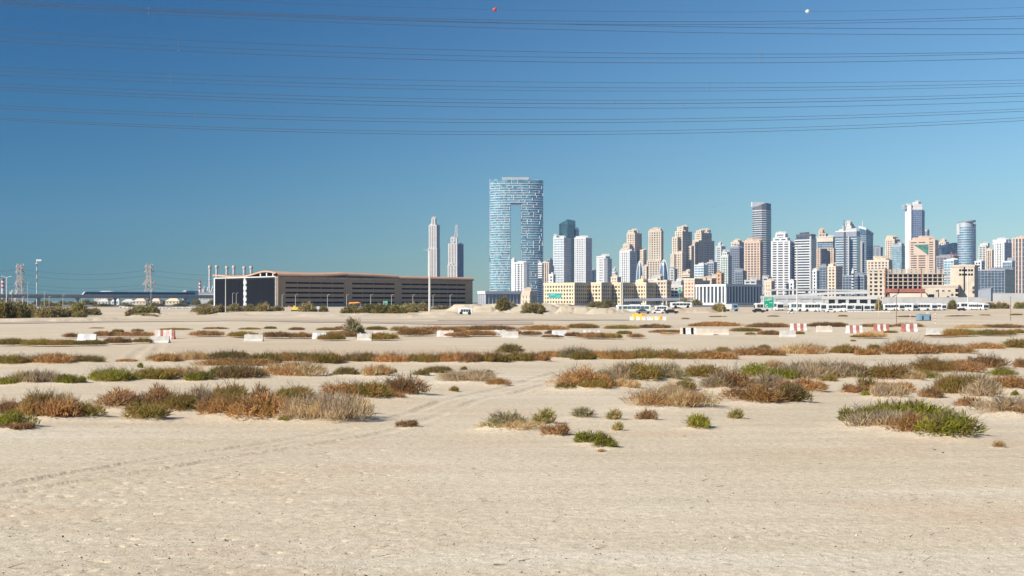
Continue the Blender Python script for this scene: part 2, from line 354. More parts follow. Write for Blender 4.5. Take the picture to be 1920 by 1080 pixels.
def sand_material():
    m, n, l, b = new_mat('desert_sand')
    t = n.new('ShaderNodeTexCoord')
    def noise(scale, det=5, rough=0.55, sx=1, sy=1, off=0):
        mp = n.new('ShaderNodeMapping'); mp.inputs['Scale'].default_value = (sx, sy, 1); mp.inputs['Location'].default_value = (off, off*.7, 0)
        l.new(t.outputs['Object'], mp.inputs[0])
        q = n.new('ShaderNodeTexNoise'); q.inputs['Scale'].default_value = scale; q.inputs['Detail'].default_value = det; q.inputs['Roughness'].default_value = rough
        l.new(mp.outputs[0], q.inputs['Vector']); return q.outputs['Fac']
    def ramp(src, p0, p1, c0=(0, 0, 0, 1), c1=(1, 1, 1, 1)):
        r = n.new('ShaderNodeValToRGB'); r.color_ramp.elements[0].position = p0; r.color_ramp.elements[1].position = p1
        r.color_ramp.elements[0].color = c0; r.color_ramp.elements[1].color = c1; l.new(src, r.inputs[0]); return r.outputs[0]
    def mix(a, c, fac, mode='MIX'):
        q = n.new('ShaderNodeMix'); q.data_type = 'RGBA'; q.blend_type = mode
        for s, v in ((q.inputs[6], a), (q.inputs[7], c)):
            if isinstance(v, tuple): s.default_value = v
            else: l.new(v, s)
        if isinstance(fac, float): q.inputs[0].default_value = fac
        else: l.new(fac, q.inputs[0])
        return q.outputs[2]
    base = ramp(noise(0.07, 6), 0.35, 0.68, (0.57, 0.475, 0.335, 1), (0.645, 0.555, 0.42, 1))
    tan = ramp(noise(0.016, 5, .6, .35, 1.0, 12), 0.50, 0.64)
    base = mix(base, (0.545, 0.42, 0.285, 1), tan)
    pink = ramp(noise(0.33, 5, .6, 0.45, 1.0, 31), 0.55, 0.74)
    c1 = mix(base, (0.59, 0.445, 0.31, 1), pink)
    pale = ramp(noise(0.20, 4, .6, 0.25, 1.4, 77), 0.56, 0.72)
    c2 = mix(c1, (0.665, 0.585, 0.455, 1), pale)
    streak = ramp(noise(1.1, 5, .6, 0.05, 1.0, 5), 0.3, 0.7, (.9, .89, .88, 1), (1.06, 1.06, 1.06, 1))
    c3 = mix(c2, streak, 0.8, 'MULTIPLY')
    sp = ramp(noise(7.0, 6, .7), 0.30, 0.72, (.72, .70, .68, 1), (1.15, 1.15, 1.15, 1))
    c4 = mix(c3, sp, 0.85, 'MULTIPLY')
    gr = ramp(noise(34.0, 4, .7), 0.28, 0.66, (.52, .50, .48, 1), (1.12, 1.12, 1.12, 1))
    c5 = mix(c4, gr, 0.75, 'MULTIPLY')
    fl = ramp(noise(11.0, 3, .6, 1, 1, 50), 0.27, 0.34, (.45, .40, .36, 1), (1, 1, 1, 1))
    c6 = mix(c5, fl, 0.8, 'MULTIPLY')
    l.new(c6, b.inputs['Base Color']); b.inputs['Roughness'].default_value = 0.95; b.inputs['Specular IOR Level'].default_value = 0.1
    bp1 = n.new('ShaderNodeBump'); bp1.inputs['Strength'].default_value = 0.55; bp1.inputs['Distance'].default_value = 0.06; l.new(noise(5.0, 7, .68, 1, 1, 3), bp1.inputs['Height'])
    bp2 = n.new('ShaderNodeBump'); bp2.inputs['Strength'].default_value = 0.6; bp2.inputs['Distance'].default_value = 0.02; l.new(noise(26.0, 4, .7), bp2.inputs['Height']); l.new(bp1.outputs[0], bp2.inputs['Normal'])
    l.new(bp2.outputs[0], b.inputs['Normal'])
    return m

def make_pebbles():
    rg = np.random.default_rng(5); n = 8500
    py = 800+rg.random(n)**0.7*330; Y = F*CAMH/(py-HY); x = rg.uniform(-.5, .5, n)*Y; z = gh(x, Y)
    r = rg.lognormal(-4.85, .42, n)
    dirs = np.array([(1, 0, 0), (0, 1, 0), (-1, 0, 0), (0, -1, 0), (0, 0, .7), (0, 0, -.7)], float)
    V = (dirs[None]*r[:, None, None]*rg.uniform(.6, 1.3, (n, 6, 1)))+np.stack([x, Y, z+.3*r], -1)[:, None]
    fc = np.array([(0, 1, 4), (1, 2, 4), (2, 3, 4), (3, 0, 4), (1, 0, 5), (2, 1, 5), (3, 2, 5), (0, 3, 5)])
    Fc = (fc[None]+(np.arange(n)*6)[:, None, None]).reshape(-1, 3)
    me = bpy.data.meshes.new('pebbles'); me.from_pydata(V.reshape(-1, 3).tolist(), [], Fc.tolist())
    me.materials.append(leafy('pebble_stone', [(.09, .07, .055), (.26, .20, .15), (.5, .43, .34), (.7, .66, .6)], 0.0))
    o = bpy.data.objects.new('pebbles', me); C.objects.link(o)
    tag(o, 'small pebbles and grit scattered over the near sand', 'pebbles', kind='stuff')
    rg = random.Random(9); b = MB()                 # bits of dead twig lying about
    for k in range(70):
        px, yy = rg.uniform(0, 1920), 740+rg.random()**.8*330; Y = DEP(yy); x = PX(px, Y); zz = gz(x, Y)
        a = rg.uniform(-.7, .7); L = rg.uniform(.05, .2)
        p = Vector((x, Y, zz+.02)); q = p+Vector((math.cos(a)*L, math.sin(a)*L, rg.uniform(0, .06)))
        b.tube(p, q, rg.uniform(.004, .009), .003, 4)
    o = b.build('twig_litter', M['woodstem']); tag(o, 'broken dry twigs littering the open sand', 'twigs', kind='stuff')

# ------------------------------------------------------------------ shrubs
TONE = {
 'green': [(0.095, 0.104, 0.016), (0.19, 0.200, 0.026), (0.265, 0.262, 0.038), (0.33, 0.305, 0.065)],
 'pale': [(0.126, 0.126, 0.045), (0.237, 0.229, 0.08), (0.340, 0.315, 0.12), (0.41, 0.35, 0.16)],
 'olive': [(0.094, 0.077, 0.024), (0.186, 0.158, 0.038), (0.255, 0.22, 0.058), (0.31, 0.225, 0.08)],
 'russet': [(0.165, 0.095, 0.045), (0.345, 0.19, 0.085), (0.48, 0.275, 0.125), (0.55, 0.36, 0.18)],
 'brown': [(0.090, 0.058, 0.034), (0.185, 0.112, 0.062), (0.275, 0.168, 0.095), (0.275, 0.208, 0.10)],
 'straw': [(0.266, 0.178, 0.105), (0.470, 0.335, 0.20), (0.58, 0.435, 0.27), (0.63, 0.50, 0.32)],
 'grey': [(0.168, 0.130, 0.098), (0.315, 0.25, 0.19), (0.42, 0.34, 0.255), (0.47, 0.385, 0.275)],
 'darkolive': [(0.070, 0.065, 0.022), (0.133, 0.123, 0.034), (0.196, 0.177, 0.05), (0.204, 0.139, 0.06)],
 'greygreen': [(0.101, 0.100, 0.058), (0.190, 0.182, 0.098), (0.263, 0.248, 0.14), (0.320, 0.278, 0.165)],
 'treegreen': [(0.085, 0.085, 0.032), (0.16, 0.155, 0.06), (0.24, 0.225, 0.095), (0.32, 0.27, 0.13)],
 'treeolive': [(0.119, 0.100, 0.048), (0.237, 0.201, 0.092), (0.336, 0.278, 0.142), (0.420, 0.334, 0.185)],
}
TONE['mixed'] = [TONE['russet'][0], TONE['russet'][1], TONE['olive'][1], TONE['russet'][2], TONE['olive'][2]]
SECOND = {'green': 'olive', 'pale': 'straw', 'olive': 'mixed', 'russet': 'mixed', 'brown': 'russet', 'straw': 'russet', 'grey': 'straw', 'mixed': 'olive', 'darkolive': 'brown', 'greygreen': 'grey', 'treegreen': 'olive', 'treeolive': 'treegreen'}
TONE = {k: [tuple(min(.75, c*g) for c, g in zip(t, (1.42, 1.36, 1.2))) for t in v] for k, v in TONE.items()}
LEAF = {k: leafy(k+'_leaf', TONE[k], 0.55, TONE[SECOND[k]]) for k in TONE}
def blades(seed, n, ln, wd, up, lobes, fl=0.75, hump=0.5, core=.45, kink=True):
    """dome of n narrow leaf blades, 1 wide and about 0.5 high"""
    rg = np.random.default_rng(seed); K = lobes
    ang = rg.uniform(0, 2*np.pi, K); rad = np.sqrt(rg.random(K))*0.34; lc = np.stack([rad*np.cos(ang), rad*np.sin(ang)*fl], -1)
    lr = rg.uniform(.13, .26, K)*(1 if hump > .3 else .62); lh = np.clip(hump*((1.12-1.3*rad) if hump > .3 else (1.05-.75*rad))*rg.uniform(.62 if hump > .3 else .5, 1.08, K), min(.12, hump*.3), None)
    i = rg.choice(K, n, p=(lr**2*lh)/np.sum(lr**2*lh))
    a = rg.uniform(0, 2*np.pi, n); ce = rg.random(n)**.8; se = np.sqrt(1-ce**2); rr = core+(1-core)*rg.random(n)**.6
    d = np.stack([np.cos(a)*se, np.sin(a)*se, ce], -1)
    p = np.stack([lc[i, 0]+d[:, 0]*lr[i]*rr, lc[i, 1]+d[:, 1]*lr[i]*rr, d[:, 2]*lh[i]*rr*.86], -1)
    o = d*np.array([.75, .75, .35])+np.array([0, 0, up])+rg.normal(0, .42, (n, 3)); o /= np.linalg.norm(o, axis=1)[:, None]
    o[:, 2] = np.where((p[:, 2] < .05) & (o[:, 2] < 0), -o[:, 2], o[:, 2])
    s = np.cross(o, rg.normal(0, 1, (n, 3))); s /= np.linalg.norm(s, axis=1)[:, None]+1e-9
    L = ln*rg.uniform(.5, 1.4, n)[:, None]; W = wd*rg.uniform(.6, 1.3, n)[:, None]
    v0 = p-s*W; v1 = p+s*W
    md = p+o*L*.55; v2 = md+s*W*.9; v3 = md-s*W*.9
    tip = p+o*L+rg.normal(0, .18, (n, 3))*L
    V = np.stack([v0, v1, v2, v3, tip], 1).reshape(-1, 3); V[:, 2] = np.maximum(V[:, 2], -.01)
    b = (np.arange(n)*5)[:, None]
    q = (b+np.array([[0, 1, 2, 3]])).tolist(); t = (b+np.array([[3, 2, 4]])).tolist()
    return V.tolist(), q+t

def stems(seed, n, hump=.5, r=.006):
    rg = random.Random(seed); b = MB()
    for k in range(n):
        a = rg.uniform(0, 6.283); rad = rg.uniform(.12, .50); h = hump*rg.uniform(.5, 1.12)*(1.12-rad)
        p0 = Vector((rg.uniform(-.1, .1), rg.uniform(-.08, .08), 0)); p2 = Vector((math.cos(a)*rad, math.sin(a)*rad*.75, h))
        p1 = p0.lerp(p2, .5)+Vector((rg.uniform(-.05, .05), rg.uniform(-.05, .05), .03))
        b.tube(p0, p1, r, r*.7, 3, cap=False); b.tube(p1, p2, r*.7, r*.3, 3, cap=False)
        for q in range(3):
            t = rg.uniform(.3, .95); s = p1.lerp(p2, t); e = s+Vector((rg.uniform(-.1, .1), rg.uniform(-.1, .1), rg.uniform(.02, .12)))
            b.tube(s, e, r*.4, r*.15, 3, cap=False)
    return b

PROTO = {}
def mesh_of(vf, name, mat):
    me = bpy.data.meshes.new(name); me.from_pydata(vf[0], [], vf[1]); me.materials.append(mat); me.update(); return me
#            blades, length, half width, upright, lobes
SIZE = {'S': (850, .17, .011, .55, 7), 'M': (2000, .115, .0068, .5, 13), 'L': (4300, .075, .0038, .5, 24)}
GREY_STYLES = {'grey', 'straw'}
def shrub_meshes(style, size, var, flat=False):
    k = (style, size, var, flat)
    if k not in PROTO:
        n, ln, wd, up, lb = SIZE[size]
        if style in GREY_STYLES: n = int(n*.85); ln *= 1.25; wd *= .72; up = .75
        if style == 'green': ln *= .85; wd *= 1.1
        sd = {'S': 10, 'M': 40, 'L': 70}[size]+var*3+len(style)*100+ord(style[0])
        if flat: n = int(n*1.15); ln *= .82; lb = int(lb*2.0); up += .25
        fo = mesh_of(blades(sd, n, ln, wd, up, lb, hump=.19 if flat else .5), 'foliage', LEAF[style])
        b = stems(sd+1, {'S': 16, 'M': 34, 'L': 70}[size], hump=.2 if flat else .5, r={'S': .010, 'M': .006, 'L': .0035}[size]); st = bpy.data.meshes.new('stems'); st.from_pydata(b.v, [], b.f); st.materials.append(M['woodstem'])
        PROTO[k] = (fo, st)
    return PROTO[k]
HUMMOCKS = []
def shrub_params(k, e):
    cx, base, w, h = e[:4]; rg = random.Random(k*13+int(cx))
    Y = DEP(base); W = w*Y/F*(1.36 if k < 1000 else 1.22); Hh = h*Y/F*(1.02 if k < 1000 else 1.0); dep = max(W*rg.uniform(.55, .8), Hh*.9); dep = min(dep, 3.2*Hh+1.0)
    Yc = Y+dep*.32
    return Y, W, Hh, dep, PX(cx, Yc), Yc, rg
def shrub(k, e, label, group=None, far=False):
    Y, W, Hh, dep, x, Yc, rg = shrub_params(k, e); style = e[4]
    size = 'S' if W < 1.1 else ('M' if W < 2.6 else 'L')
    z = gz(x, Yc)+(min(.16, .08*W)*.75 if Y < 125 else 0)-.02
    flat = Hh/W < .27; fo, st = shrub_meshes(style, size, rg.randrange(3), flat)
    sc = (W*rg.choice((-1, 1)), dep/.75, Hh/(.21 if flat else .47))
    if far:
        o = bpy.data.objects.new('shrub', fo); C.objects.link(o); o.location = (x, Yc, z); o.scale = sc; return tag(o, label, 'shrub', group)
    t = thing('shrub', label, 'shrub', (x, Yc, z), 0, group); t.scale = sc
    for nm, me in (('foliage', fo), ('stems', st)):
        o = bpy.data.objects.new(nm, me); C.objects.link(o); o.parent = t
    return t
# every shrub: photo column of its centre, row of its foot, width, height (photo pixels), kind, what singles it out
SHRUBS = [
 # nearest plants, right of centre
 (1625, 803, 92, 33, 'green', 'green left end of the big nearest clump at lower right'),
 (1695, 792, 112, 32, 'green', 'green back row of the big nearest clump at lower right'),
 (1655, 813, 118, 28, 'grey', 'dry grey front of the big nearest clump at lower right'),
 (1716, 819, 72, 40, 'russet', 'rusty middle of the big nearest clump, beside its green end'),
 (1783, 829, 106, 54, 'green', 'roundest and brightest one, right end of the nearest big clump'),
 (1307, 808, 48, 24, 'green', 'small and compact, alone on sand left of the biggest near clump'),
 (1379, 791, 33, 19, 'pale', 'tiny tuft on bare sand, right of the compact green one'),
 (948, 810, 78, 33, 'greygreen', 'largest of the loose plants at the middle of the bare sand'),
 (955, 812, 108, 14, 'straw', 'low skirt at the foot of the largest middle plant'),
 (912, 811, 22, 10, 'olive', 'tiny one at the left foot of the largest middle plant'),
 (1020, 798, 46, 28, 'pale', 'upright tuft just right of the largest middle plant'),
 (1044, 819, 43, 23, 'brown', 'small dark round one below the upright pale tuft'),
 (1092, 787, 44, 18, 'greygreen', 'thin one standing alone behind the small dark round one'),
 (1151, 791, 31, 20, 'pale', 'upper of two small tufts standing in line on the sand'),
 (1158, 810, 23, 17, 'pale', 'lower of two small tufts standing in line on the sand'),
 (1214, 792, 33, 19, 'brown', 'small one alone on the sand right of two pale tufts'),
 (1110, 835, 54, 24, 'green', 'nearest one in the middle of the sand, spreading flat'),
 (1135, 842, 38, 26, 'green', 'dark clump joined to the right of the nearest flat one'),
 (1128, 849, 18, 7, 'straw', 'dry sprig at the foot of the nearest flat green one'),
 (765, 801, 34, 14, 'brown', 'small one alone between the tyre tracks'),
 (850, 738, 16, 11, 'olive', 'tiny one alone on sand above the tyre tracks'),
 (1873, 845, 22, 14, 'straw', 'thin faint tuft alone at far lower right'),
 # left foreground group
 (27, 803, 62, 32, 'green', 'nearest one at the left edge of the photo'),
 (28, 807, 54, 10, 'brown', 'flat dry base under the nearest green one at left edge'),
 (16, 778, 48, 28, 'brown', 'dark one cut by the left edge, behind the nearest green one'),
 (80, 783, 68, 55, 'olive', 'tallest one near the left edge'),
 (95, 787, 104, 36, 'russet', 'wide rusty one below the tallest at left'),
 (128, 770, 38, 34, 'grey', 'bare twiggy one right of the tallest at left'),
 (165, 784, 56, 31, 'olive', 'right end of the left edge group'),
 (228, 769, 88, 35, 'brown', 'left end of the long front left clump'),
 (298, 766, 62, 41, 'brown', 'second from left behind the long front left clump'),
 (275, 789, 78, 36, 'olive', 'standing in front of the left end of the long clump'),
 (340, 772, 62, 36, 'olive', 'between two brown ones in the long front left clump'),
 (375, 769, 64, 44, 'grey', 'tall twiggy one behind the long front left clump'),
 (432, 768, 72, 50, 'olive', 'tallest green topped one in the long front left clump'),
 (420, 783, 98, 42, 'russet', 'wide rusty one left of the long front left clump middle'),
 (490, 774, 56, 50, 'brown', 'tall dark one in the middle of the long front left clump'),
 (500, 790, 118, 50, 'russet', 'brightest orange one, front of the long front left clump'),
 (553, 759, 72, 33, 'olive', 'back right of the long front left clump'),
 (617, 795, 148, 50, 'grey', 'large dry twiggy right end of the long front left clump'),
 (533, 794, 21, 16, 'green', 'tiny one at the foot of the brightest orange one'),
 (660, 779, 60, 34, 'brown', 'dark right flank of the large dry twiggy one'),
 (640, 753, 66, 33, 'russet', 'rusty one behind the large dry twiggy one'),
 (690, 752, 80, 34, 'olive', 'wide one leading right from behind the dry twiggy one'),
 (760, 746, 74, 37, 'brown', 'right tip of the clump above the tyre tracks'),
 (743, 751, 30, 12, 'russet', 'low rusty one at the foot of the right tip above the tyre tracks'),
 # middle left row
 (14, 725, 46, 15, 'green', 'left edge of the middle left row'),
 (67, 724, 84, 22, 'grey', 'bare dry one right of the left edge of the middle row'),
 (118, 713, 26, 10, 'green', 'small upper one of a green pair near the left edge'),
 (132, 725, 52, 18, 'green', 'larger lower one of a green pair near the left edge'),
 (215, 722, 90, 27, 'green', 'brightest wide one in the middle left row'),
 (288, 719, 76, 21, 'olive', 'right of the brightest wide green one in the middle left row'),
 (345, 715, 60, 26, 'straw', 'pale dry one in the middle left row'),
 (375, 721, 54, 18, 'green', 'front green one in the middle left row'),
 (445, 718, 98, 28, 'darkolive', 'dark wide one in the middle left row'),
 (420, 716, 44, 26, 'grey', 'twiggy one left of the dark wide middle left one'),
 (548, 714, 118, 28, 'straw', 'long dry right end of the middle left row'),
 (648, 711, 45, 17, 'darkolive', 'single round one right of the middle left row'),
 (706, 713, 54, 18, 'straw', 'single dry domed one right of a round dark one'),
 (740, 703, 11, 8, 'olive', 'tiny dot behind the single dry domed one'),
 (791, 711, 23, 15, 'darkolive', 'left of a low green pair on open sand'),
 (822, 708, 48, 13, 'darkolive', 'right of a low green pair on open sand'),
 (880, 725, 98, 22, 'grey', 'wide low dead one left of the picture middle'),
 (935, 728, 38, 14, 'russet', 'rusty right end of the wide low dead one'),
 (871, 698, 12, 7, 'olive', 'tiny one behind the wide low dead one'),
 (917, 703, 9, 6, 'olive', 'tiniest one right of and behind the wide low dead one'),
 # third row
 (22, 686, 66, 18, 'olive', 'left edge of the third row'),
 (97, 685, 92, 19, 'russet', 'rusty one in the third row near the left edge'),
 (165, 683, 66, 13, 'darkolive', 'dark tail of the third row near the left edge'),
 (238, 682, 38, 5, 'russet', 'very flat patch right of the third row tail'),
 (263, 690, 12, 9, 'green', 'tiny one alone below the very flat patch'),
 (307, 682, 58, 14, 'russet', 'left end of the long third row'),
 (363, 680, 68, 18, 'straw', 'dry one near the left end of the long third row'),
 (430, 681, 78, 21, 'darkolive', 'dark tall one of the long third row left'),
 (443, 690, 144, 15, 'russet', 'long rusty fringe in front of the dark tall one of the third row'),
 (495, 684, 58, 18, 'olive', 'olive one in the long third row left half'),
 (540, 680, 98, 18, 'mixed', 'wide mottled one in the long third row left half'),
 (608, 684, 68, 22, 'mixed', 'mottled orange and green one of the long third row'),
 (672, 682, 70, 20, 'darkolive', 'dark one in the long third row below the round dark bush'),
 (733, 682, 70, 19, 'russet', 'rusty one in the long third row between two dark ones'),
 (795, 682, 66, 19, 'olive', 'olive one in the long third row right half'),
 (853, 682, 68, 21, 'russet', 'rusty one in the long third row right half'),
 (883, 683, 38, 22, 'brown', 'dark tall one in the long third row right half'),
 (920, 682, 56, 20, 'mixed', 'mottled one near the right end of the long third row'),
 (968, 680, 56, 17, 'olive', 'olive one near the right end of the long third row'),
 (1005, 679, 46, 16, 'brown', 'right tip of the long third row'),
 (955, 661, 45, 18, 'darkolive', 'single round dome alone above the third row'),
 (1037, 672, 50, 12, 'russet', 'low rusty start of the right third row'),
 (1078, 673, 62, 22, 'greygreen', 'grey humped one in the right third row'),
 (1097, 677, 48, 15, 'olive', 'olive one in front of the grey humped one'),
 (1122, 673, 44, 14, 'russet', 'rusty one right of the grey humped one'),
 (1160, 677, 60, 20, 'mixed', 'mottled one in the right third row'),
 (1210, 676, 62, 22, 'olive', 'greenest of the right third row'),
 (1258, 676, 54, 20, 'mixed', 'mottled one right of the greenest of the third row'),
 (1328, 675, 102, 18, 'russet', 'long bright rusty one of the right third row'),
 (1355, 661, 26, 12, 'olive', 'small green top behind the long bright rusty one'),
 (1418, 668, 98, 17, 'russet', 'rusty one right of the long bright rusty one'),
 (1434, 657, 17, 9, 'darkolive', 'tiny dark top above the rusty ones'),
 (1505, 666, 88, 20, 'straw', 'dry one ending the middle stretch of the third row'),
 (1587, 666, 52, 16, 'mixed', 'mottled one starting the right stretch of the third row'),
 (1625, 669, 40, 13, 'russet', 'small rusty one in the right stretch of the third row'),
 (1638, 661, 25, 15, 'olive', 'small green one in the right stretch of the third row'),
 (1700, 669, 100, 27, 'russet', 'biggest rusty one in the right stretch of the third row'),
 (1695, 657, 52, 14, 'straw', 'pale dry top behind the biggest rusty one of the third row'),
 (1782, 668, 88, 17, 'russet', 'rusty one right of the biggest in the third row'),
 (1845, 660, 68, 12, 'russet', 'thin rusty tail of the third row at right'),
 (1905, 658, 48, 19, 'olive', 'at the right edge of the third row'),
 # second row, right half
 (1085, 735, 98, 40, 'russet', 'big rusty left end of the long right clump'),
 (1062, 736, 40, 16, 'olive', 'low green left foot of the long right clump'),
 (1112, 736, 60, 16, 'olive', 'low green fringe before the big rusty left end'),
 (1137, 731, 40, 38, 'greygreen', 'tall one right of the big rusty left end'),
 (1163, 722, 52, 36, 'grey', 'grey one near the left of the long right clump'),
 (1175, 733, 48, 15, 'straw', 'low dry one in front of the long right clump'),
 (1200, 721, 74, 38, 'olive', 'tall green one in the long right clump'),
 (1252, 719, 64, 34, 'greygreen', 'grey green one in the long right clump'),
 (1280, 737, 38, 22, 'olive', 'front olive one by the big pale dry one'),
 (1317, 715, 72, 27, 'olive', 'green one left of the brown middle of the right clump'),
 (1370, 735, 64, 42, 'brown', 'tall brown middle of the long right clump'),
 (1350, 736, 68, 28, 'grey', 'grey one before the tall brown middle of the right clump'),
 (1423, 713, 66, 27, 'green', 'bright green one behind the long right clump'),
 (1466, 717, 66, 23, 'green', 'brightest green one of the long right clump'),
 (1453, 693, 34, 15, 'straw', 'small dry top behind the bright green ones'),
 (1537, 716, 150, 32, 'grey', 'widest grey dead one of the right clump'),
 (1508, 700, 50, 14, 'olive', 'olive top behind the widest grey dead one'),
 (1557, 719, 30, 13, 'olive', 'small green one before the widest grey dead one'),
 (1585, 701, 34, 20, 'russet', 'rusty top at the right of the widest grey dead one'),
 (1610, 715, 45, 32, 'darkolive', 'dark right end of the widest grey dead one'),
 (1663, 716, 64, 37, 'mixed', 'tall mottled one right of the dark end'),
 (1627, 737, 33, 33, 'darkolive', 'dark upright one in front of the right clump'),
 (1600, 739, 38, 18, 'brown', 'low dark one left of the dark upright one'),
 (1670, 739, 76, 18, 'russet', 'low rusty one right of the dark upright one'),
 (1667, 749, 68, 20, 'grey', 'pale dead one in front of the low rusty one'),
 (1623, 745, 22, 11, 'green', 'small green one left of the pale dead one'),
 (1437, 736, 62, 33, 'grey', 'grey twiggy one behind the front rusty clump'),
 (1473, 741, 42, 24, 'brown', 'dark twiggy one behind the front rusty clump'),
 (1412, 761, 94, 36, 'russet', 'rusty left part of the front clump right of centre'),
 (1482, 759, 66, 38, 'darkolive', 'dark green right part of the front clump right of centre'),
 (1510, 738, 66, 26, 'russet', 'rusty right end behind the front clump'),
 (1255, 771, 148, 37, 'straw', 'big pale dry dome standing alone right of centre'),
 (1262, 750, 50, 26, 'straw', 'taller pale spray behind the big pale dry dome'),
 (1743, 703, 78, 32, 'mixed', 'mottled one starting the far right group'),
 (1737, 712, 42, 16, 'green', 'green foot of the mottled one in the far right group'),
 (1700, 716, 60, 14, 'straw', 'low dry one left of the far right group'),
 (1800, 702, 84, 24, 'russet', 'rusty back of the far right group'),
 (1850, 693, 64, 25, 'brown', 'dark brown back of the far right group'),
 (1810, 742, 112, 40, 'mixed', 'large mottled one in the far right group'),
 (1842, 749, 64, 36, 'grey', 'grey front one in the far right group'),
 (1880, 707, 48, 18, 'green', 'green one in the far right group'),
 (1895, 731, 62, 28, 'russet', 'rusty one near the right edge'),
 (1914, 692, 24, 18, 'brown', 'dark one cut by the right edge'),
 (1745, 748, 43, 22, 'brown', 'small reddish brown one alone left of the far right group'),
 (1820, 765, 39, 19, 'brown', 'small brown one below the far right group'),
 (1885, 785, 98, 37, 'grey', 'nearest grey one at the right edge'),
 (1908, 785, 44, 20, 'russet', 'rusty foot of the nearest grey one at the right edge'),
 (1903, 743, 15, 12, 'green', 'tiny green one near the right edge'),
]
STYLE_WORDS = {'green': 'bright green shrub', 'pale': 'pale green shrub', 'olive': 'olive green shrub', 'russet': 'rusty shrub', 'brown': 'dark brown shrub',
 'straw': 'straw coloured shrub', 'grey': 'dry grey shrub', 'mixed': 'mottled brown shrub', 'darkolive': 'dark olive shrub', 'greygreen': 'grey green shrub'}
# low scrub far off, behind and between the barriers: same numbers, then the strip it belongs to
FAR_SHRUBS = [
 (133,635,28,10,'brown','A'),(195,634,42,12,'brown','A'),(252,634,84,10,'brown','A'),(25,649,64,15,'darkolive','B'),(72,650,60,15,'olive','B'),(112,650,70,13,'mixed','B'),
 (165,649,68,11,'darkolive','B'),(222,646,54,13,'brown','B'),(267,644,42,8,'olive','B'),(385,633,70,12,'brown','A'),(458,635,64,12,'mixed','A'),(520,636,60,13,'brown','A'),(566,636,50,12,'brown','A'),
 (620,640,54,14,'olive','A'),(222,624,24,7,'olive','C'),(257,622,22,6,'brown','C'),(330,618,62,5,'olive','C'),(405,617,46,5,'brown','C'),(467,618,44,5,'olive','C'),(508,617,26,5,'olive','C'),
 (555,619,32,7,'brown','C'),(613,619,38,7,'olive','C'),(707,618,40,9,'olive','D'),(750,620,34,12,'mixed','D'),(782,632,74,19,'brown','D'),(822,622,106,13,'brown','D'),(892,633,84,12,'brown','D'),
 (923,618,104,11,'brown','D'),(862,618,60,9,'mixed','D'),(995,632,38,8,'brown','D'),(1020,619,100,11,'russet','D'),(1095,616,62,11,'mixed','D'),(1032,627,20,8,'brown','D'),(1110,637,62,13,'brown','E'),
 (1147,637,40,10,'olive','E'),(1167,617,68,9,'olive','F'),(1172,628,32,7,'olive','E'),(1193,636,30,10,'brown','E'),(1228,616,64,9,'brown','F'),(1250,623,64,7,'brown','F'),(715,639,64,16,'mixed','D'),
 (1345,613,108,11,'russet','F'),(1310,613,40,7,'brown','F'),(1438,615,86,11,'brown','F'),(1397,621,60,9,'olive','F'),(1407,627,22,5,'olive','F'),(1443,626,44,11,'brown','F'),(1550,614,84,11,'brown','F'),
 (1640,614,70,8,'brown','F'),(1700,613,64,9,'brown','F'),(1498,625,26,6,'olive','F'),(1635,633,58,14,'straw','G'),(1628,633,64,7,'olive','G'),(1668,624,30,5,'olive','G'),(1797,631,62,17,'olive','G'),(1862,630,80,13,'olive','G'),
 (1820,614,60,8,'straw','G'),(1880,613,80,9,'brown','G'),(1906,627,30,9,'mixed','G'),(1765,632,60,5,'brown','G'),(1345,594,34,3,'olive','H'),(1450,594,22,3,'brown','H'),(1580,593,18,4,'olive','H'),
 (1700,594,40,4,'olive','H'),(1800,593,52,3,'brown','H'),(1846,592,22,3,'brown','H'),(1905,591,24,4,'olive','H'),(1285,597,14,3,'brown','H'),(1035,636,40,5,'brown','D'),(1255,628,40,5,'straw','E'),(180,615,30,3,'brown','C'),
 (640,618,30,7,'brown','C'),(690,637,44,9,'brown','D'),(640,633,60,11,'brown','A'),(855,634,50,9,'brown','D'),(960,631,36,9,'brown','D'),(1075,634,34,8,'brown','E'),(1600,640,10,3,'brown','G'),
]
STRIP = {'A': 'in far strip left of the round bush', 'B': 'in the dark strip at left edge', 'C': 'in the thinnest far strip at left',
 'D': 'in far strip right of the round bush', 'E': 'near the rough pale barrier', 'F': 'in far strip behind the right barriers',
 'G': 'among the barriers near the cabin', 'H': 'on bare sand before the buses'}
for k, e in enumerate(SHRUBS):
    Y, W, Hh, dep, x, Yc, _ = shrub_params(k, e)
    if Y < 125: HUMMOCKS.append((x, Yc, max(W, .5)*.62, min(.16, .08*W)))
make_ground()
# ------------------------------------------------------------------ the far city
def offset_poly(poly, d):
    k = len(poly); out = []
    cx = sum(p[0] for p in poly)/k; cy = sum(p[1] for p in poly)/k
    L = []
    for i in range(k):
        a, b = poly[i], poly[(i+1) % k]; dx, dy = b[0]-a[0], b[1]-a[1]; l = math.hypot(dx, dy) or 1e-9
        nx, ny = dy/l, -dx/l
        if nx*((a[0]+b[0])/2-cx)+ny*((a[1]+b[1])/2-cy) < 0: nx, ny = -nx, -ny
        L.append((nx, ny, nx*a[0]+ny*a[1]+d))
    for i in range(k):
        a, b = L[i-1], L[i]; det = a[0]*b[1]-a[1]*b[0]
        if abs(det) < 1e-6: out.append((poly[i][0]+a[0]*d, poly[i][1]+a[1]*d)); continue
        out.append(((a[2]*b[1]-b[2]*a[1])/det, (a[0]*b[2]-b[0]*a[2])/det))
    return out

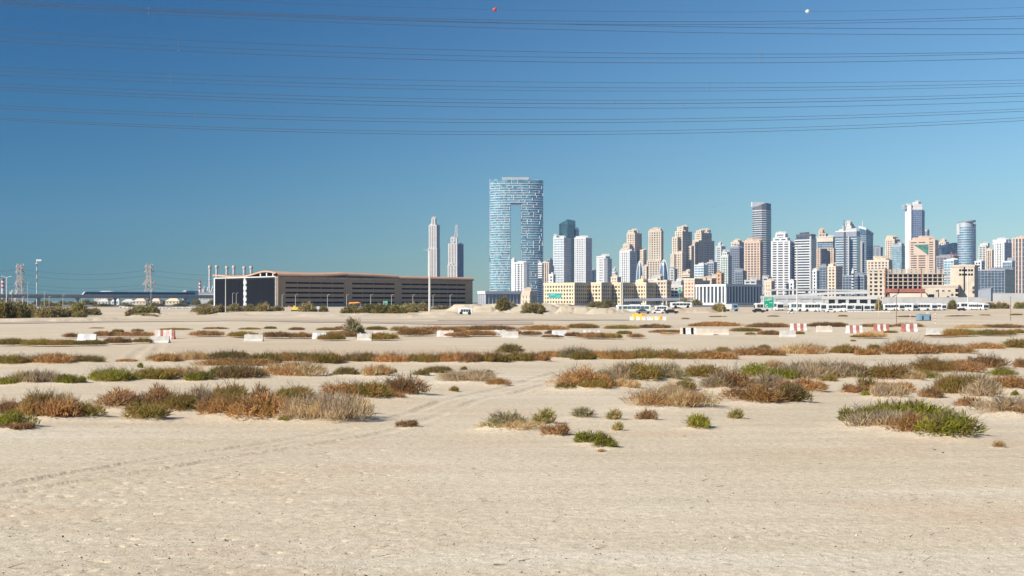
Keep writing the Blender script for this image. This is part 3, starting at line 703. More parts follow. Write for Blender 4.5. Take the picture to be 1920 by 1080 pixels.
def footprint(x0, xs, x1, Y, phi=22.0, depth=None, shape='rect'):
    """plan whose left face fills x0..xs and right face xs..x1, seen from the camera; counter-clockwise"""
    if shape == 'cyl':
        r = (x1-x0)/2*Y/F; c = (PX((x0+x1)/2, Y+r), Y+r); k = 28
        return [(c[0]+r*math.cos(2*math.pi*i/k), c[1]+r*math.sin(2*math.pi*i/k)) for i in range(k)]
    th = math.atan(U(xs))+math.radians(phi); c, s = math.cos(th), math.sin(th)
    Cx, Cy = PX(xs, Y), Y; u0, u1 = U(x0), U(x1)
    L = (Cx-u0*Cy)/(c+u0*s)
    dn = s-u1*c; R = (u1*Cy-Cx)/dn if dn > 1e-3 and x1-xs > .3 else L*.7
    if depth: R = depth
    C0 = (Cx, Cy); A = (Cx-L*c, Cy+L*s); B = (Cx+R*s, Cy+R*c); D = (A[0]+R*s, A[1]+R*c)
    poly = [A, C0, B, D]
    if shape == 'chamfer':
        e = .22; out = []
        for i in range(4):
            p, a, b = poly[i], poly[i-1], poly[(i+1) % 4]; w = min(e*math.dist(p, a), e*math.dist(p, b))
            for q in (a, b):
                l = math.dist(p, q); out.append((p[0]+(q[0]-p[0])*w/l, p[1]+(q[1]-p[1])*w/l))
        poly = out
    return poly

STY = {
 'gridw': dict(glass='g_dark', wall='white', fl=5.0, band=.36, pier=5.8, pw=2.0, off=.6),
 'gridj': dict(glass='g_warm', wall='jbr', fl=5.0, band=.40, pier=5.8, pw=2.5, off=.6),
 'gridc': dict(glass='g_warm', wall='cream', fl=5.0, band=.40, pier=5.8, pw=2.4, off=.6),
 'gridp': dict(glass='g_warm', wall='peach', fl=5.0, band=.40, pier=5.6, pw=2.2, off=.6),
 'gridy': dict(glass='g_dark', wall='yellow', fl=3.7, band=.46, pier=3.4, pw=1.5, off=.3),
 'bandw': dict(glass='g_dark', wall='white', fl=4.6, band=.36, pier=0, pw=0),
 'bando': dict(glass='g_dark', wall='offwhite', fl=4.2, band=.5, pier=9, pw=2),
 'bandc': dict(glass='g_warm', wall='cream', fl=4.2, band=.5, pier=0, pw=0),
 'dark': dict(glass='g_deep', wall='bluegrey', fl=4.2, band=.25, pier=5, pw=.6),
 'glassb': dict(glass='g_blue', wall='steel', fl=4.2, band=.16, pier=3.5, pw=.35),
 'glassp': dict(glass='g_pale', wall='white', fl=4.2, band=.22, pier=5, pw=.5),
 'glasst': dict(glass='g_teal', wall='g_dark', fl=4.2, band=.14, pier=4, pw=.4),
 'glassg': dict(glass='g_green', wall='offwhite', fl=4.0, band=.35, pier=4, pw=1.3),
 'stripe': dict(glass='g_warm', wall='offwhite', fl=9, band=.05, pier=5.2, pw=2.0),
 'stripet': dict(glass='stripetan', wall='offwhite', fl=14, band=.04, pier=8.0, pw=2.6),
 'plain': dict(glass='offwhite', wall='offwhite', fl=50, band=.02, pier=0, pw=0),
}
def volume(root, o, poly, z0, z1, st, name='tower_block', slope=None, roof=True):
    P = [(a-o[0], b-o[1]) for a, b in poly]
    off = st.get('off', .35)
    core = MB(); core.prism(P, z0, z1, ztop=slope); cb = core.build(name, M[st['glass']], root)
    zmin = min(slope) if slope else z1
    if st['band'] > 0.03:
        b = MB(); z = z0+.3; Q = offset_poly(P, off)
        while z < zmin-1.0:
            b.prism(Q, z, min(z+st['fl']*st['band'], zmin)); z += st['fl']
        b.build('floor_bands', M[st['wall']], cb, kind='stuff')
    if st['pier']:
        b = MB(); k = len(P)
        for i in range(k):
            a, c = P[i], P[(i+1) % k]; l = math.dist(a, c)
            if l < 2.5: continue
            d = ((c[0]-a[0])/l, (c[1]-a[1])/l); n = max(1, round(l/st['pier']))
            for j in range(n+1):
                if k > 12 and j == n: continue
                t = min(max(j*l/n, st['pw']/2), l-st['pw']/2)
                b.obox((a[0]+d[0]*t, a[1]+d[1]*t), d, st['pw']/2, off*.75, z0, zmin-.2)
        b.build('wall_piers', M[st['wall']], cb, kind='stuff')
    if roof and not slope:
        b = MB(); b.prism(offset_poly(P, off+.15), z1-1.2, z1+.9)
        cx = sum(p[0] for p in P)/len(P); cy = sum(p[1] for p in P)/len(P)
        if roof != 'flat':
            rg = random.Random(int(z1*10+len(P)))
            for q in range(3):
                t = .55*rg.random(); i = rg.randrange(len(P)); px, py = cx+(P[i][0]-cx)*t, cy+(P[i][1]-cy)*t; s = rg.uniform(.10, .2)*math.dist(P[0], P[len(P)//2])
                b.obox((px, py), (1, 0), s, s*.7, z1+.9, z1+.9+rg.uniform(2, 5))
        b.build('parapet', M[st['wall']], cb)
    return cb

def tower(label, Y, vols, sty, phi=22.0, cat='tower', name='tower', group=None, **kw):
    first = None; root = None
    for v in vols:
        x0, xs, x1, top = v[:4]; op = dict(v[4]) if len(v) > 4 else {}; own = 'sty' in op
        st = dict(STY[op.pop('sty', sty)]); sh = op.pop('shape', 'rect'); Yv = Y+op.pop('dY', 0.0); ph = op.pop('phi', phi); dp = op.pop('depth', None)
        base = op.pop('base', None); sl = op.pop('slope', None); rf = op.pop('roof', True); nm = op.pop('name', 'tower_block'); st.update({} if own else kw); st.update(op)
        poly = footprint(x0, xs, x1, Yv, ph, dp, sh)
        if root is None:
            first = (sum(p[0] for p in poly)/len(poly), sum(p[1] for p in poly)/len(poly)); root = thing(name, label, cat, (first[0], first[1], 0), 0, group)
        z1 = PZ(top, Yv); z0 = PZ(base, Yv) if base else 0.0
        slope = [PZ(s, Yv) for s in sl] if sl else None
        volume(root, first, poly, z0, z1, st, nm, slope, rf)
    root['_o'] = first
    return root, first

def spire(root, o, px, Y, base, top, r, mat='white', n=6, name='antenna'):
    b = MB(); x = PX(px, Y)-o[0]; y = Y-o[1]; b.tube((x, y, PZ(base, Y)), (x, y, PZ(top, Y)), r, r*.4, n); return b.build(name, M[mat], root)

def rootbox(root, o, x0, x1, Y, top, bot, depth, mat, name='crown'):
    b = MB(); b.box(PX(x0, Y)-o[0], PX(x1, Y)-o[0], Y-o[1], Y+depth-o[1], PZ(bot, Y), PZ(top, Y)); return b.build(name, M[mat], root)

JB = 'pale sand towers with stepped tops'
# ---- slim pair left of the gateway tower
tower('slim tan tower with flat stepped top, rising behind the long brown building', 2900, [(802.5, 819, 825, 465.5), (804, 818.5, 824.5, 422, {'dY': 4}), (809, 816, 819, 409.5, {'dY': 8, 'depth': 8})], 'stripet')
r, o = tower('slim tan tower with a lattice spire, right neighbour of the flat topped slim one', 2800,
  [(839.5, 857, 858.5, 497), (840.5, 857, 858.5, 457, {'dY': 4}), (845, 857, 858.5, 446, {'dY': 8}), (856, 858, 869, 458, {'sty': 'dark', 'dY': 10, 'phi': 60})], 'stripet')
b = MB(); Ys = 2818
for k in range(4):
    a = k*math.pi/2+.4; b.tube((PX(856, Ys)-o[0]+6*math.cos(a), Ys-o[1]+6*math.sin(a), PZ(447, Ys)), (PX(856, Ys)-o[0]+2.2*math.cos(a), Ys-o[1]+2.2*math.sin(a), PZ(421.5, Ys)), .7, .5, 4)
for k in range(7):
    z = PZ(447-k*3.8, Ys); w = 6-3.8*k/7; b.box(PX(856, Ys)-o[0]-w, PX(856, Ys)-o[0]+w, Ys-o[1]-w, Ys-o[1]+w, z, z+1.8)
b.build('spire', M['offwhite'], r)

# ---- the gateway tower: two glass legs under a bridge, wrapped in broken white frames
def gateway():
    Y = 2720.0; s = Y/F
    root = thing('gateway_tower', 'giant blue glass tower with a tall rectangular opening and white frames', 'tower', (PX(968.5, Y), Y+20, 0))
    ox, oy = PX(968.5, Y), Y+20
    xl, xr = PX(918, Y)-ox, PX(1018.8, Y)-ox; il, ir = PX(957, Y)-ox, PX(977.5, Y)-ox
    ztop, zin = PZ(337, Y), PZ(380, Y)
    def front(x):                                     # bowed front: the ends curve back
        t = (x-(xl+xr)/2)/((xr-xl)/2); return -20+15*abs(t)**3.2
    def plan(xa, xb, k):
        xs = [xa+(xb-xa)*i/k for i in range(k+1)]
        return [(x, front(x)) for x in xs]+[(x, -front(x)) for x in reversed(xs)]
    for nm, xa, xb, z0, z1 in (('left_leg', xl, il, 0, zin), ('right_leg', ir, xr, 0, zin), ('bridge_block', xl, xr, zin, ztop)):
        b = MB(); b.prism(plan(xa, xb, 14), z0, z1); b.build('glass_leg' if 'leg' in nm else nm, M['g_sky'], root)
    rg = random.Random(3); fr = MB(); fl = 5.7; n = int(ztop/fl)
    def hbar(xa, xb, z, th, sgn=1):
        k = max(1, int((xb-xa)/7))
        for i in range(k):
            a, c = xa+(xb-xa)*i/k, xa+(xb-xa)*(i+1)/k
            ya, yc = sgn*front(a), sgn*front(c); e = -1.1*sgn
            q = [(a, ya), (c, yc), (c, yc+e), (a, ya+e)] if sgn < 0 else [(a, ya+e), (c, yc+e), (c, yc), (a, ya)]
            fr.hexa([(p[0], p[1], z) for p in q]+[(p[0], p[1], z+th) for p in q])
    for row in range(n):
        z = row*fl
        spans = [(xl, xr)] if z >= zin-1 else [(xl, il), (ir, xr)]
        for xa, xb in spans:
            x = xa
            while x < xb-1.5:
                L = rg.choice((11, 14, 18, 23, 29)); L = min(L, xb-x)
                for sg in (1, -1):
                    if rg.random() < .96: hbar(x, x+L, z, 1.1, sg)
                    if rg.random() < .55:
                        y = sg*front(x+.5); fr.box(x, x+1.2, y-1.15 if sg > 0 else y-.05, y+.05 if sg > 0 else y+1.15, z+.02, z+fl*(2 if rg.random() < .15 else 1)+1.1)
                x += L
    fr.build('white_frames', M['frame'], root, kind='stuff')
    e = MB()                                          # dark reveal round the opening
    e.box(il-.3, ir+.3, -19, 19, zin-2.4, zin-.4); e.build('opening_soffit', M['g_deep'], root)
    e = MB()
    for x in (il-.6, ir-.6): e.box(x, x+1.2, -18.5, 18.5, 0, zin-2.4)
    e.build('opening_reveal', M['g_deep'], root)
    e = MB(); a, c = PX(940.5, Y)-ox, PX(993, Y)-ox
    e.hexa([(a+4, -16, ztop+.6), (c-3, -16, ztop+.6), (c-3, 16, ztop+.6), (a+4, 16, ztop+.6), (a, -18, PZ(332, Y)), (c, -18, PZ(332, Y)), (c, 18, PZ(332, Y)), (a, 18, PZ(332, Y))])
    e.build('roof_canopy', M['white'], root)
    for a, c, t in ((926, 932, 335.5), (996, 1010, 336)): e = MB(); e.box(PX(a, Y)-ox, PX(c, Y)-ox, -8, 8, ztop, PZ(t, Y)); e.build('roof_plant', M['offwhite'], root)
gateway()

tower('white ribbed tower in front of the foot of the gateway tower', 2300, [(959, 986, 993, 492, {'shape': 'chamfer'}), (959, 964, 966, 487, {'dY': 12, 'depth': 8})], 'gridw', fl=4.4, pier=6.5, pw=3.4, band=.35)
tower('narrow white tower right beside the gateway tower foot', 2350, [(1009, 1016, 1018.5, 494)], 'bandw', band=.6)
tower('narrow beige tower between a white narrow one and a dark one', 2400, [(1017, 1029, 1031, 492)], 'stripe', wall='cream')
tower('short dark tower behind the narrow beige one', 2480, [(1026.5, 1031, 1038, 487)], 'dark')
tower('dark teal glass tower with slanted top', 2750, [(1048.5, 1064, 1078.8, 412, {'slope': [419.5, 411, 412, 416]})], 'glasst', phi=30)
tower('narrow pale blue tower right of the dark teal one', 2780, [(1077.5, 1080, 1085.4, 430)], 'glassb', phi=40)
tower('white tower with a glass front, left of two tall white ones beside the teal tower', 2400, [(1037.7, 1057, 1070.5, 446), (1038, 1043, 1046, 443.5, {'dY': 10, 'depth': 10, 'sty': 'plain'})], 'gridw', pier=3.5, pw=1.2, band=.4, glass='g_pale')
tower('white gridded tower, right of two tall white ones beside the teal tower', 2350, [(1077.5, 1098, 1109.5, 446)], 'gridw', fl=4.4, pier=4.0)
tower('short white tower with a stepped roof standing alone', 2200, [(1117, 1137, 1148.5, 485, {'shape': 'chamfer'}), (1119, 1135, 1143, 481, {'dY': 5})], 'gridw', pier=4.2)
tower('tiny blue tower left of the short white one', 2500, [(1109, 1114, 1117.5, 507)], 'glassb')
tower('tiny pale blue tower right of the short white one', 2500, [(1148, 1153, 1158, 511), (1149, 1152, 1155, 505, {'dY': 5})], 'glassp')
tower('white gridded tower in front of the leftmost stepped sand tower', 2100, [(1162, 1180.5, 1193, 471)], 'gridw', fl=4.2, pier=4.0)
tower('leftmost stepped sand coloured tower', 2520, [(1175.5, 1190, 1203, 437), (1178, 1188, 1197, 432.5, {'dY': 5}), (1168.5, 1180, 1192, 458, {'dY': -8}), (1164, 1176, 1188, 467, {'dY': -14}), (1198, 1206, 1212, 469, {'dY': 6})], 'gridj', group=JB)
tower('sand coloured slab tower with a flat crown, lit all over', 2500, [(1216, 1239.5, 1243.5, 433), (1219, 1238, 1241, 429.5, {'dY': 6}), (1213, 1238, 1243, 489, {'dY': -10})], 'gridj', phi=14, group=JB)
tower('tallest stepped sand coloured tower, half in shade', 2480, [(1266, 1279.5, 1297, 434), (1270, 1281, 1290, 425.5, {'dY': 8}), (1260.5, 1270, 1280, 445, {'dY': -6}), (1257.5, 1264, 1270, 477, {'dY': -10}), (1266.5, 1279, 1284, 474, {'dY': -18}), (1290, 1296, 1301, 462, {'dY': 8})], 'gridj', phi=33, group=JB)
tower('rightmost stepped sand coloured tower, mostly in shade', 2540, [(1303, 1315, 1334, 437), (1306, 1314, 1325, 432.5, {'dY': 8}), (1299, 1310, 1339, 451, {'dY': -6}), (1318, 1326, 1332, 432, {'dY': 16})], 'gridj', phi=38, group=JB)

def bullet(label, x0, x1, top, Y):
    c = (x0+x1)/2; r = (x1-x0)/2*Y/F; H = PZ(top, Y)
    root = thing('bullet_tower', label, 'tower', (PX(c, Y), Y+r, 0)); st = MB()
    prof = [(r*(1-(max(0, t-.45)/.55)**2.0)**.5 if t < 1 else .3, H*t) for t in [i/22 for i in range(23)]]
    st.lathe(prof, 20); g = st.build('glass_shell', M['g_blue'], root, smooth=True)
    b = MB()
    for t in (.08, .22, .36, .5):
        rr = r*(1-(max(0, t-.45)/.55)**2.0)**.5; b.lathe([(rr+.1, H*t), (rr+.9, H*t), (rr+.9, H*t+3.2), (rr+.1, H*t+3.2)], 20)
    b.build('white_rings', M['white'], root, kind='stuff')
    b = MB()
    for k in range(6):
        a = k*math.pi/3+.3
        for i in range(22):
            (ra, za), (rb, zb) = prof[i], prof[i+1]
            b.tube((ra*math.cos(a), ra*math.sin(a), za), (rb*math.cos(a), rb*math.sin(a), zb), 1.2, 1.2, 4, cap=False)
    b.build('white_ribs', M['white'], root, kind='stuff')
    b = MB(); b.lathe([(r*.62, H*.80), (r*.66, H*.80), (r*.40, H*.93), (.4, H*1.015)], 16); b.build('crown_cap', M['offwhite'], root)
bullet('left bullet shaped blue tower, pointed, beside the leftmost sand tower', 1193.5, 1208, 489, 2040)
bullet('right bullet shaped blue tower, domed, beside the flat crowned sand slab', 1236, 1256, 487, 2000)
r, o = tower('small blue office block with white bands and a roof crane', 1900, [(1302.5, 1319, 1327, 497)], 'glassp', band=.4)
b = MB(); b.tube((PX(1312, 1910)-o[0], 1910-o[1], PZ(497, 1910)), (PX(1312, 1910)-o[0], 1910-o[1], PZ(493, 1910)), .8, .8, 5); b.tube((PX(1310, 1910)-o[0], 1910-o[1], PZ(495, 1910)), (PX(1319, 1910)-o[0], 1910-o[1], PZ(491.5, 1910)), .6, .5, 5); b.build('roof_crane', M['offwhite'], r)
tower('low beige block in front of the tallest stepped sand tower', 1800, [(1278, 1293, 1299, 514), (1281, 1290, 1296, 510.5, {'dY': 6})], 'bandc')
tower('thin pale tower at the left of the pointed dark one', 2450, [(1342, 1352, 1360, 462), (1347, 1351, 1354, 456, {'dY': 6})], 'bando', glass='g_blue')
tower('white and green glass tower with stepped top', 2000, [(1351, 1365, 1372, 480), (1354, 1363, 1368, 473, {'dY': 4})], 'glassg')
tower('cream tower hiding behind the pointed dark one', 2700, [(1371, 1386, 1397, 454), (1376, 1383, 1390, 451, {'dY': 6})], 'gridc')
r, o = tower('dark tower with a pointed gable roof', 2200, [(1369, 1386, 1395.5, 464, {'roof': False})], 'dark', phi=30, band=.3)
fp = [(a-o[0], c-o[1]) for a, c in footprint(1368.6, 1386, 1396, 2199, 30)]; za, zb = PZ(464.2, 2200), PZ(456.5, 2200)
b = MB(); m1 = ((fp[1][0]), (fp[1][1])); top2 = ((fp[2][0]+fp[3][0]+fp[0][0]+fp[1][0])/4, (fp[2][1]+fp[3][1]+fp[0][1]+fp[1][1])/4)
for i in range(4): b.tri((*fp[i], za), (*fp[(i+1) % 4], za), (*top2, zb))
b.build('gable_roof', M['bluegrey'], r)
tower('salmon gridded tower in front of the tall dark banded one', 2100, [(1395.6, 1425, 1430, 453), (1398, 1423, 1428, 450.5, {'dY': 5})], 'gridp', phi=12, fl=4.6)

def banded(label, Y):
    r, o = tower(label, Y, [(1408, 1434, 1448.5, 394, {'shape': 'chamfer'})], 'bandw', fl=5.0, band=.38, glass='g_deep', wall='offwhite', phi=25)
    fp = [(a-o[0], c-o[1]) for a, c in footprint(1408.4, 1434, 1448.2, Y+2, 25, None, 'chamfer')]
    xs = [p[0] for p in fp]; lo, hi = min(xs), max(xs)
    b = MB(); b.prism(fp, PZ(394, Y)+.95, 0, ztop=[PZ(388.5-8.5*min(1, (x-lo)/(hi-lo)/.55), Y) for x in xs]); b.build('crown', M['darkgrey'], r)
    b = MB(); b.obox((fp[2][0]-6, fp[2][1]+18), (1, .2), 14, 3, PZ(386, Y), PZ(377.5, Y)); b.build('roof_sail', M['white'], r)
banded('tallest dark tower with thin pale bands and a slanted dark crown', 2600)
r, o = tower('white tower with a tiered crown right of the tall dark banded one', 2200, [(1446, 1481, 1487, 452), (1450, 1476, 1481, 446, {'dY': 6}), (1454, 1472, 1477, 438.5, {'dY': 10}), (1478, 1482, 1494.5, 455, {'sty': 'glassb', 'dY': 14, 'glass': 'g_deep', 'phi': 60})], 'bandw', band=.48, phi=14, pier=14, pw=3)
spire(r, o, 1461, 2225, 438, 432.5, .8)
r, o = tower('dark topped tower with many white balcony bands', 2000, [(1490.5, 1520, 1530.5, 447, {'roof': False}), (1493, 1521, 1529, 439.5, {'dY': 3, 'sty': 'dark', 'base': 448, 'wall': 'darkgrey'})], 'bandw', fl=4.6, band=.42, phi=20)
rootbox(r, o, 1518.6, 1521, 1998, 443, 565, 3, 'white', 'corner_pier')
r, o = tower('cream tower with a blue glass belt under its crown', 2300, [(1531, 1563, 1567, 465, {'roof': False}), (1531.5, 1562, 1566, 444, {'dY': 4, 'base': 453, 'sty': 'plain', 'glass': 'cream'}), (1533, 1561, 1565, 453, {'dY': 7, 'base': 465, 'sty': 'glassb', 'roof': False}), (1535, 1548, 1552, 438, {'dY': 12, 'base': 444}), (1536, 1542, 1545, 431.5, {'dY': 16, 'base': 440})], 'gridp', phi=10, fl=4.4)
rootbox(r, o, 1540, 1551, 2296, 466, 560, 6, 'g_dark', 'glass_slot')
tower('dark glass slab at the foot of the cream belted tower', 1900, [(1536, 1549, 1553, 499)], 'dark')
tower('cream block beside the dark slab', 1850, [(1552, 1567, 1579, 500), (1554, 1562, 1567, 496, {'dY': 5})], 'gridc', phi=28)
r, o = tower('broad blue glass tower with white bands and a pale crown', 2200, [(1567, 1606, 1613, 443, {'roof': False}), (1567, 1606, 1613, 433, {'base': 443, 'sty': 'plain', 'glass': 'bluegrey', 'wall': 'white', 'dY': 1}), (1580, 1596, 1603, 424, {'dY': 12, 'base': 434, 'sty': 'plain'}), (1585, 1594, 1598, 417, {'dY': 16, 'base': 425, 'sty': 'plain'})], 'glassb', phi=12, band=.3, wall='white', fl=4.6, pier=0)
spire(r, o, 1582.6, 2215, 433, 412, 1.1, 'darkgrey'); rootbox(r, o, 1583, 1586, 2196, 435, 565, 4, 'darkgrey', 'core_slot'); rootbox(r, o, 1590.5, 1592, 2196, 443, 565, 4, 'white', 'white_rib')

def sail():
    Y = 2350; root = thing('sail_tower', 'curved blue glass tower with a sloping white top and thin mast', 'tower', (PX(1624, Y), Y+18, 0)); o = (PX(1624, Y), Y+18)
    fp = [(a-o[0], c-o[1]) for a, c in footprint(1611, 1624, 1637, Y, 30)]
    b = MB(); xs = [p[0] for p in fp]; lo, hi = min(xs), max(xs)
    b.prism(fp, 0, 0, ztop=[PZ(427+13*(x-lo)/(hi-lo), Y) for x in xs]); b.build('glass_block', M['g_blue'], root)
    bb = MB(); Q = offset_poly(fp, .4)
    for k in range(34): bb.prism(Q, k*4.2, k*4.2+1.0)
    bb.build('floor_bands', M['steel'], root, kind='stuff')
    b = MB(); Q = offset_poly(fp, .8); za = [PZ(427+13*(x-lo)/(hi-lo), Y) for x in xs]
    b.hexa([(*Q[i], za[i]+.1) for i in range(4)]+[(*Q[i], za[i]+4.5) for i in range(4)]); b.build('sloping_crown', M['white'], root)
    bb = MB(); x = PX(1619.5, Y+10)-o[0]; bb.tube((x, 0, PZ(431, Y)), (x, 0, PZ(412.5, Y)), 1.3, .5, 6); bb.build('mast', M['white'], root)
    b = MB(); b.box(PX(1612, Y)-o[0], PX(1616.5, Y)-o[0], -19, -17, 0, PZ(452, Y)); b.build('side_strip', M['offwhite'], root)
sail()
tower('grey tower with two square openings near its flat top', 2420, [(1632, 1651, 1655, 464)], 'bando', wall='bluegrey', glass='g_dark', pier=10, pw=3, band=.6)
tower('cream low wide block behind the construction site', 1900, [(1625.6, 1666, 1672.5, 488), (1640, 1660, 1668, 485.5, {'dY': 8})], 'gridc', phi=12, fl=4.6, pier=5.5)
tower('cream tower with a ragged crown far behind the low wide cream block', 2750, [(1660, 1677, 1687, 449), (1662, 1674, 1684, 444.5, {'dY': 6})], 'gridc')
tower('turquoise blue glass block left of the white and blue tower', 2530, [(1671.5, 1690, 1697, 461), (1680, 1690, 1695, 457, {'dY': 8})], 'glassb', glass='g_sky', phi=26)
r, o = tower('tallest tower at right, white left edge and blue glass front', 2500, [(1697, 1708.6, 1712, 385, {'phi': 30, 'sty': 'plain', 'glass': 'white'}), (1708.5, 1728, 1733.5, 393, {'dY': -6, 'phi': 12, 'roof': False, 'sty': 'glassb', 'glass': 'g_navy', 'wall': 'bluegrey', 'band': .22}), (1708.8, 1729, 1732.5, 385, {'dY': -3, 'base': 393, 'sty': 'plain', 'phi': -2, 'depth': 22}), (1711, 1722, 1727, 379.5, {'dY': 14, 'base': 386, 'sty': 'plain', 'depth': 14})], 'dark', glass='g_deep', wall='bluegrey', band=.3)
b = MB()
for k in range(3): b.box(PX(1693, 2510)-o[0], PX(1698, 2510)-o[0], 2505-o[1], 2518-o[1], PZ(385.5+3.4*k, 2510), PZ(384.4+3.4*k, 2510))
b.build('side_balcony', M['white'], r)
tower('narrow blue tower peeking out right of the tallest at right', 2620, [(1733.5, 1738, 1742.5, 432)], 'glassb')
r, o = tower('salmon tower with a green glass triangle set in its front', 2100, [(1704.5, 1753, 1759.5, 450), (1719, 1742, 1750, 447, {'dY': 5})], 'bandc', wall='peach', phi=8, fl=4.2, pier=16, pw=3)
b = MB(); th = math.atan(U(1753))+math.radians(8)
def on_face(px):
    t = footprint(px, 1753, 1759.5, 2100, 8)[0]; return t[0]-o[0]-math.sin(th)*1.0, t[1]-o[1]-math.cos(th)*1.0
p1, p2 = on_face(1713), on_face(1740.5)
b.tri((*p1, PZ(458.5, 2110)), (*p2, PZ(478, 2102)), (*p2, PZ(458, 2102))); n_ = len(b.v)
b.build('glass_triangle', M['g_green'], r)
b = MB(); b.quad((p1[0], p1[1]+.35, PZ(478, 2110)), (p2[0], p2[1]+.35, PZ(478.6, 2102)), (p2[0], p2[1]+.35, PZ(457, 2102)), (p1[0], p1[1]+.35, PZ(457.5, 2110))); b.build('front_panel', M['peach'], r)
tower('cream crown of a tower far behind, right of the salmon one', 2650, [(1761, 1773, 1779, 454), (1764, 1771, 1775, 450, {'dY': 6})], 'gridc')
def dome_block():
    Y = 2400; x0, x1 = 1766, 1799; root = thing('vaulted_tower', 'dark blue glass building with a vaulted roof left of the round tower', 'building', (PX(1782, Y), Y, 0)); k = 12
    prof = [(PX(x0+(x1-x0)*i/k, Y)-PX(1782, Y), PZ(472-17*math.sin(math.pi*(.1+.55*i/k)), Y)) for i in range(k+1)]
    b = MB()
    for i in range(k):
        (xa, za), (xb, zb) = prof[i], prof[i+1]
        b.hexa([(xa, 0, 0), (xb, 0, 0), (xb, 30, 0), (xa, 30, 0), (xa, 0, za), (xb, 0, zb), (xb, 30, zb), (xa, 30, za)])
    b.build('glass_vault', M['g_deep'], root)
dome_block()
r, o = tower('unfinished dark red and grey block with a red crane', 2000, [(1756, 1787, 1797, 480)], 'bando', glass='g_warm', wall='bluegrey', pier=6, pw=1, band=.3)
b = MB(); x = PX(1781, 2000)-o[0]; b.tube((x, -6+2000-o[1], PZ(505, 2000)), (x, -6+2000-o[1], PZ(473, 2000)), .9, .9, 4); b.tube((x-10, -6+2000-o[1], PZ(492, 2000)), (x+12, -6+2000-o[1], PZ(474, 2000)), .8, .6, 4); b.build('tower_crane', M['rust'], r)

def round_tower():
    Y = 2200; root, o = tower('round steel blue tower with a tilted disc on top', Y, [(1796, 1812, 1825.5, 424, {'shape': 'cyl', 'roof': False})], 'glassb', glass='g_pale', wall='steel', fl=4.6, band=.35, pier=0)
    rr = 29.5/2*Y/F; b = MB(); b.lathe([(rr-1.5, PZ(424, Y)), (rr-1.2, PZ(416.5, Y))], 28); b.build('drum_crown', M['steel'], root, smooth=False)
    b = MB(); k = 28; zc = PZ(415, Y)
    ring = [((rr+1)*math.cos(2*math.pi*i/k)+2, (rr+1)*math.sin(2*math.pi*i/k)) for i in range(k)]
    b.prism(ring, zc-.8, 0, ztop=[zc+1.4+.10*x for x, y in ring]); b.build('top_disc', M['bluegrey'], root)
    b = MB(); b.box(rr-1.5, rr+2.5, -6, 6, 0, PZ(419, Y)); b.build('white_fin', M['white'], root)
    b = MB(); b.box(-rr-.6, -rr+1.2, -5, 5, PZ(440, Y), PZ(419, Y)); b.build('side_fin', M['white'], root)
round_tower()
tower('pale tower with an angled top right of the round one', 2650, [(1835, 1849, 1855, 462), (1838, 1852, 1855, 457, {'dY': 6})], 'bando')
tower('tan striped tower between the pale angled one and the white one', 2450, [(1848, 1860, 1865, 469)], 'stripe', wall='cream', pier=4, pw=2)
tower('white tower with a recessed crown near the right edge', 2300, [(1864, 1883, 1898, 455), (1862, 1886, 1895, 449.5, {'dY': 9, 'base': 458})], 'gridw', phi=30, pier=5, pw=3)
tower('brown ribbed tower cut by the right edge', 2200, [(1897.5, 1928, 1934, 446)], 'stripe', wall='peach', glass='g_deep', phi=10, pier=6, pw=2.6)
tower('low dark blue glass block behind the building site, right end', 1700, [(1833, 1884, 1902, 506)], 'dark', glass='g_deep', phi=14, band=.12)
tower('lower blue glass block with pale ribs before the brown ribbed tower', 1750, [(1880, 1897, 1903, 490)], 'glassb', phi=14)
tower('dark low glass block at the foot of the broad blue tower', 1750, [(1580, 1620, 1628, 517), (1597, 1600, 1602, 510, {'sty': 'bandw', 'dY': -6})], 'dark')
tower('short grey tower between salmon and tiered white towers', 1950, [(1430, 1440, 1447, 520)], 'bando', wall='concgrey')
tower('low dark block at the foot of the salmon tower', 1900, [(1378, 1392, 1400, 508)], 'dark')
tower('white low annex at the foot of the tiered white tower', 1700, [(1480, 1488, 1492, 528)], 'gridw')
tower('small cream block between bullet tower and flat crowned slab', 2200, [(1206, 1212, 1215, 500)], 'gridc')
tower('grey low slab behind the pale pink apartments', 1850, [(1256, 1264, 1270, 505)], 'bando', wall='concgrey', glass='g_warm')
tower('low grey tower between the two thin pale towers and sand towers', 2300, [(1326, 1338, 1344, 492)], 'dark', wall='concgrey')
tower('small white block right of the white and green tower', 1900, [(1328, 1342, 1352, 520)], 'bandc', wall='cream')

tower('beige mid rise block behind the left end of the flyover', 1500, [(1434, 1446, 1452, 528)], 'gridc', phi=24, cat='building')
tower('low white mid rise between the pink apartments and the cream balcony block', 1600, [(1262, 1275, 1283, 528)], 'gridw', phi=24, cat='building')
tower('small beige block right of the fourth yellow apartment block roof', 1700, [(1229, 1238, 1243, 519)], 'gridc', phi=30, cat='building')
tower('cream mid rise behind the white pillared building, left part', 1650, [(1316, 1334, 1342, 524)], 'gridp', phi=26, cat='building')
tower('orange brown mid rise behind the white pillared building', 1560, [(1344, 1352, 1357, 513)], 'gridp', phi=26, cat='building', wall='roofbrown')
tower('grey mid rise behind the long shaded side of the pillared building', 1500, [(1396, 1418, 1428, 526)], 'bando', phi=20, cat='building', wall='concgrey')
tower('pale narrow block between the dark topped and the belted tower', 1800, [(1524, 1531, 1536, 508)], 'gridw', phi=30, cat='building')
tower('pale glass mid rise just left of the round tower foot', 1800, [(1770, 1788, 1796, 488)], 'glassp', phi=20, cat='building')
tower('white mid rise between the round tower and the pale angled tower', 2100, [(1828, 1840, 1846, 490)], 'gridw', phi=30, cat='building')
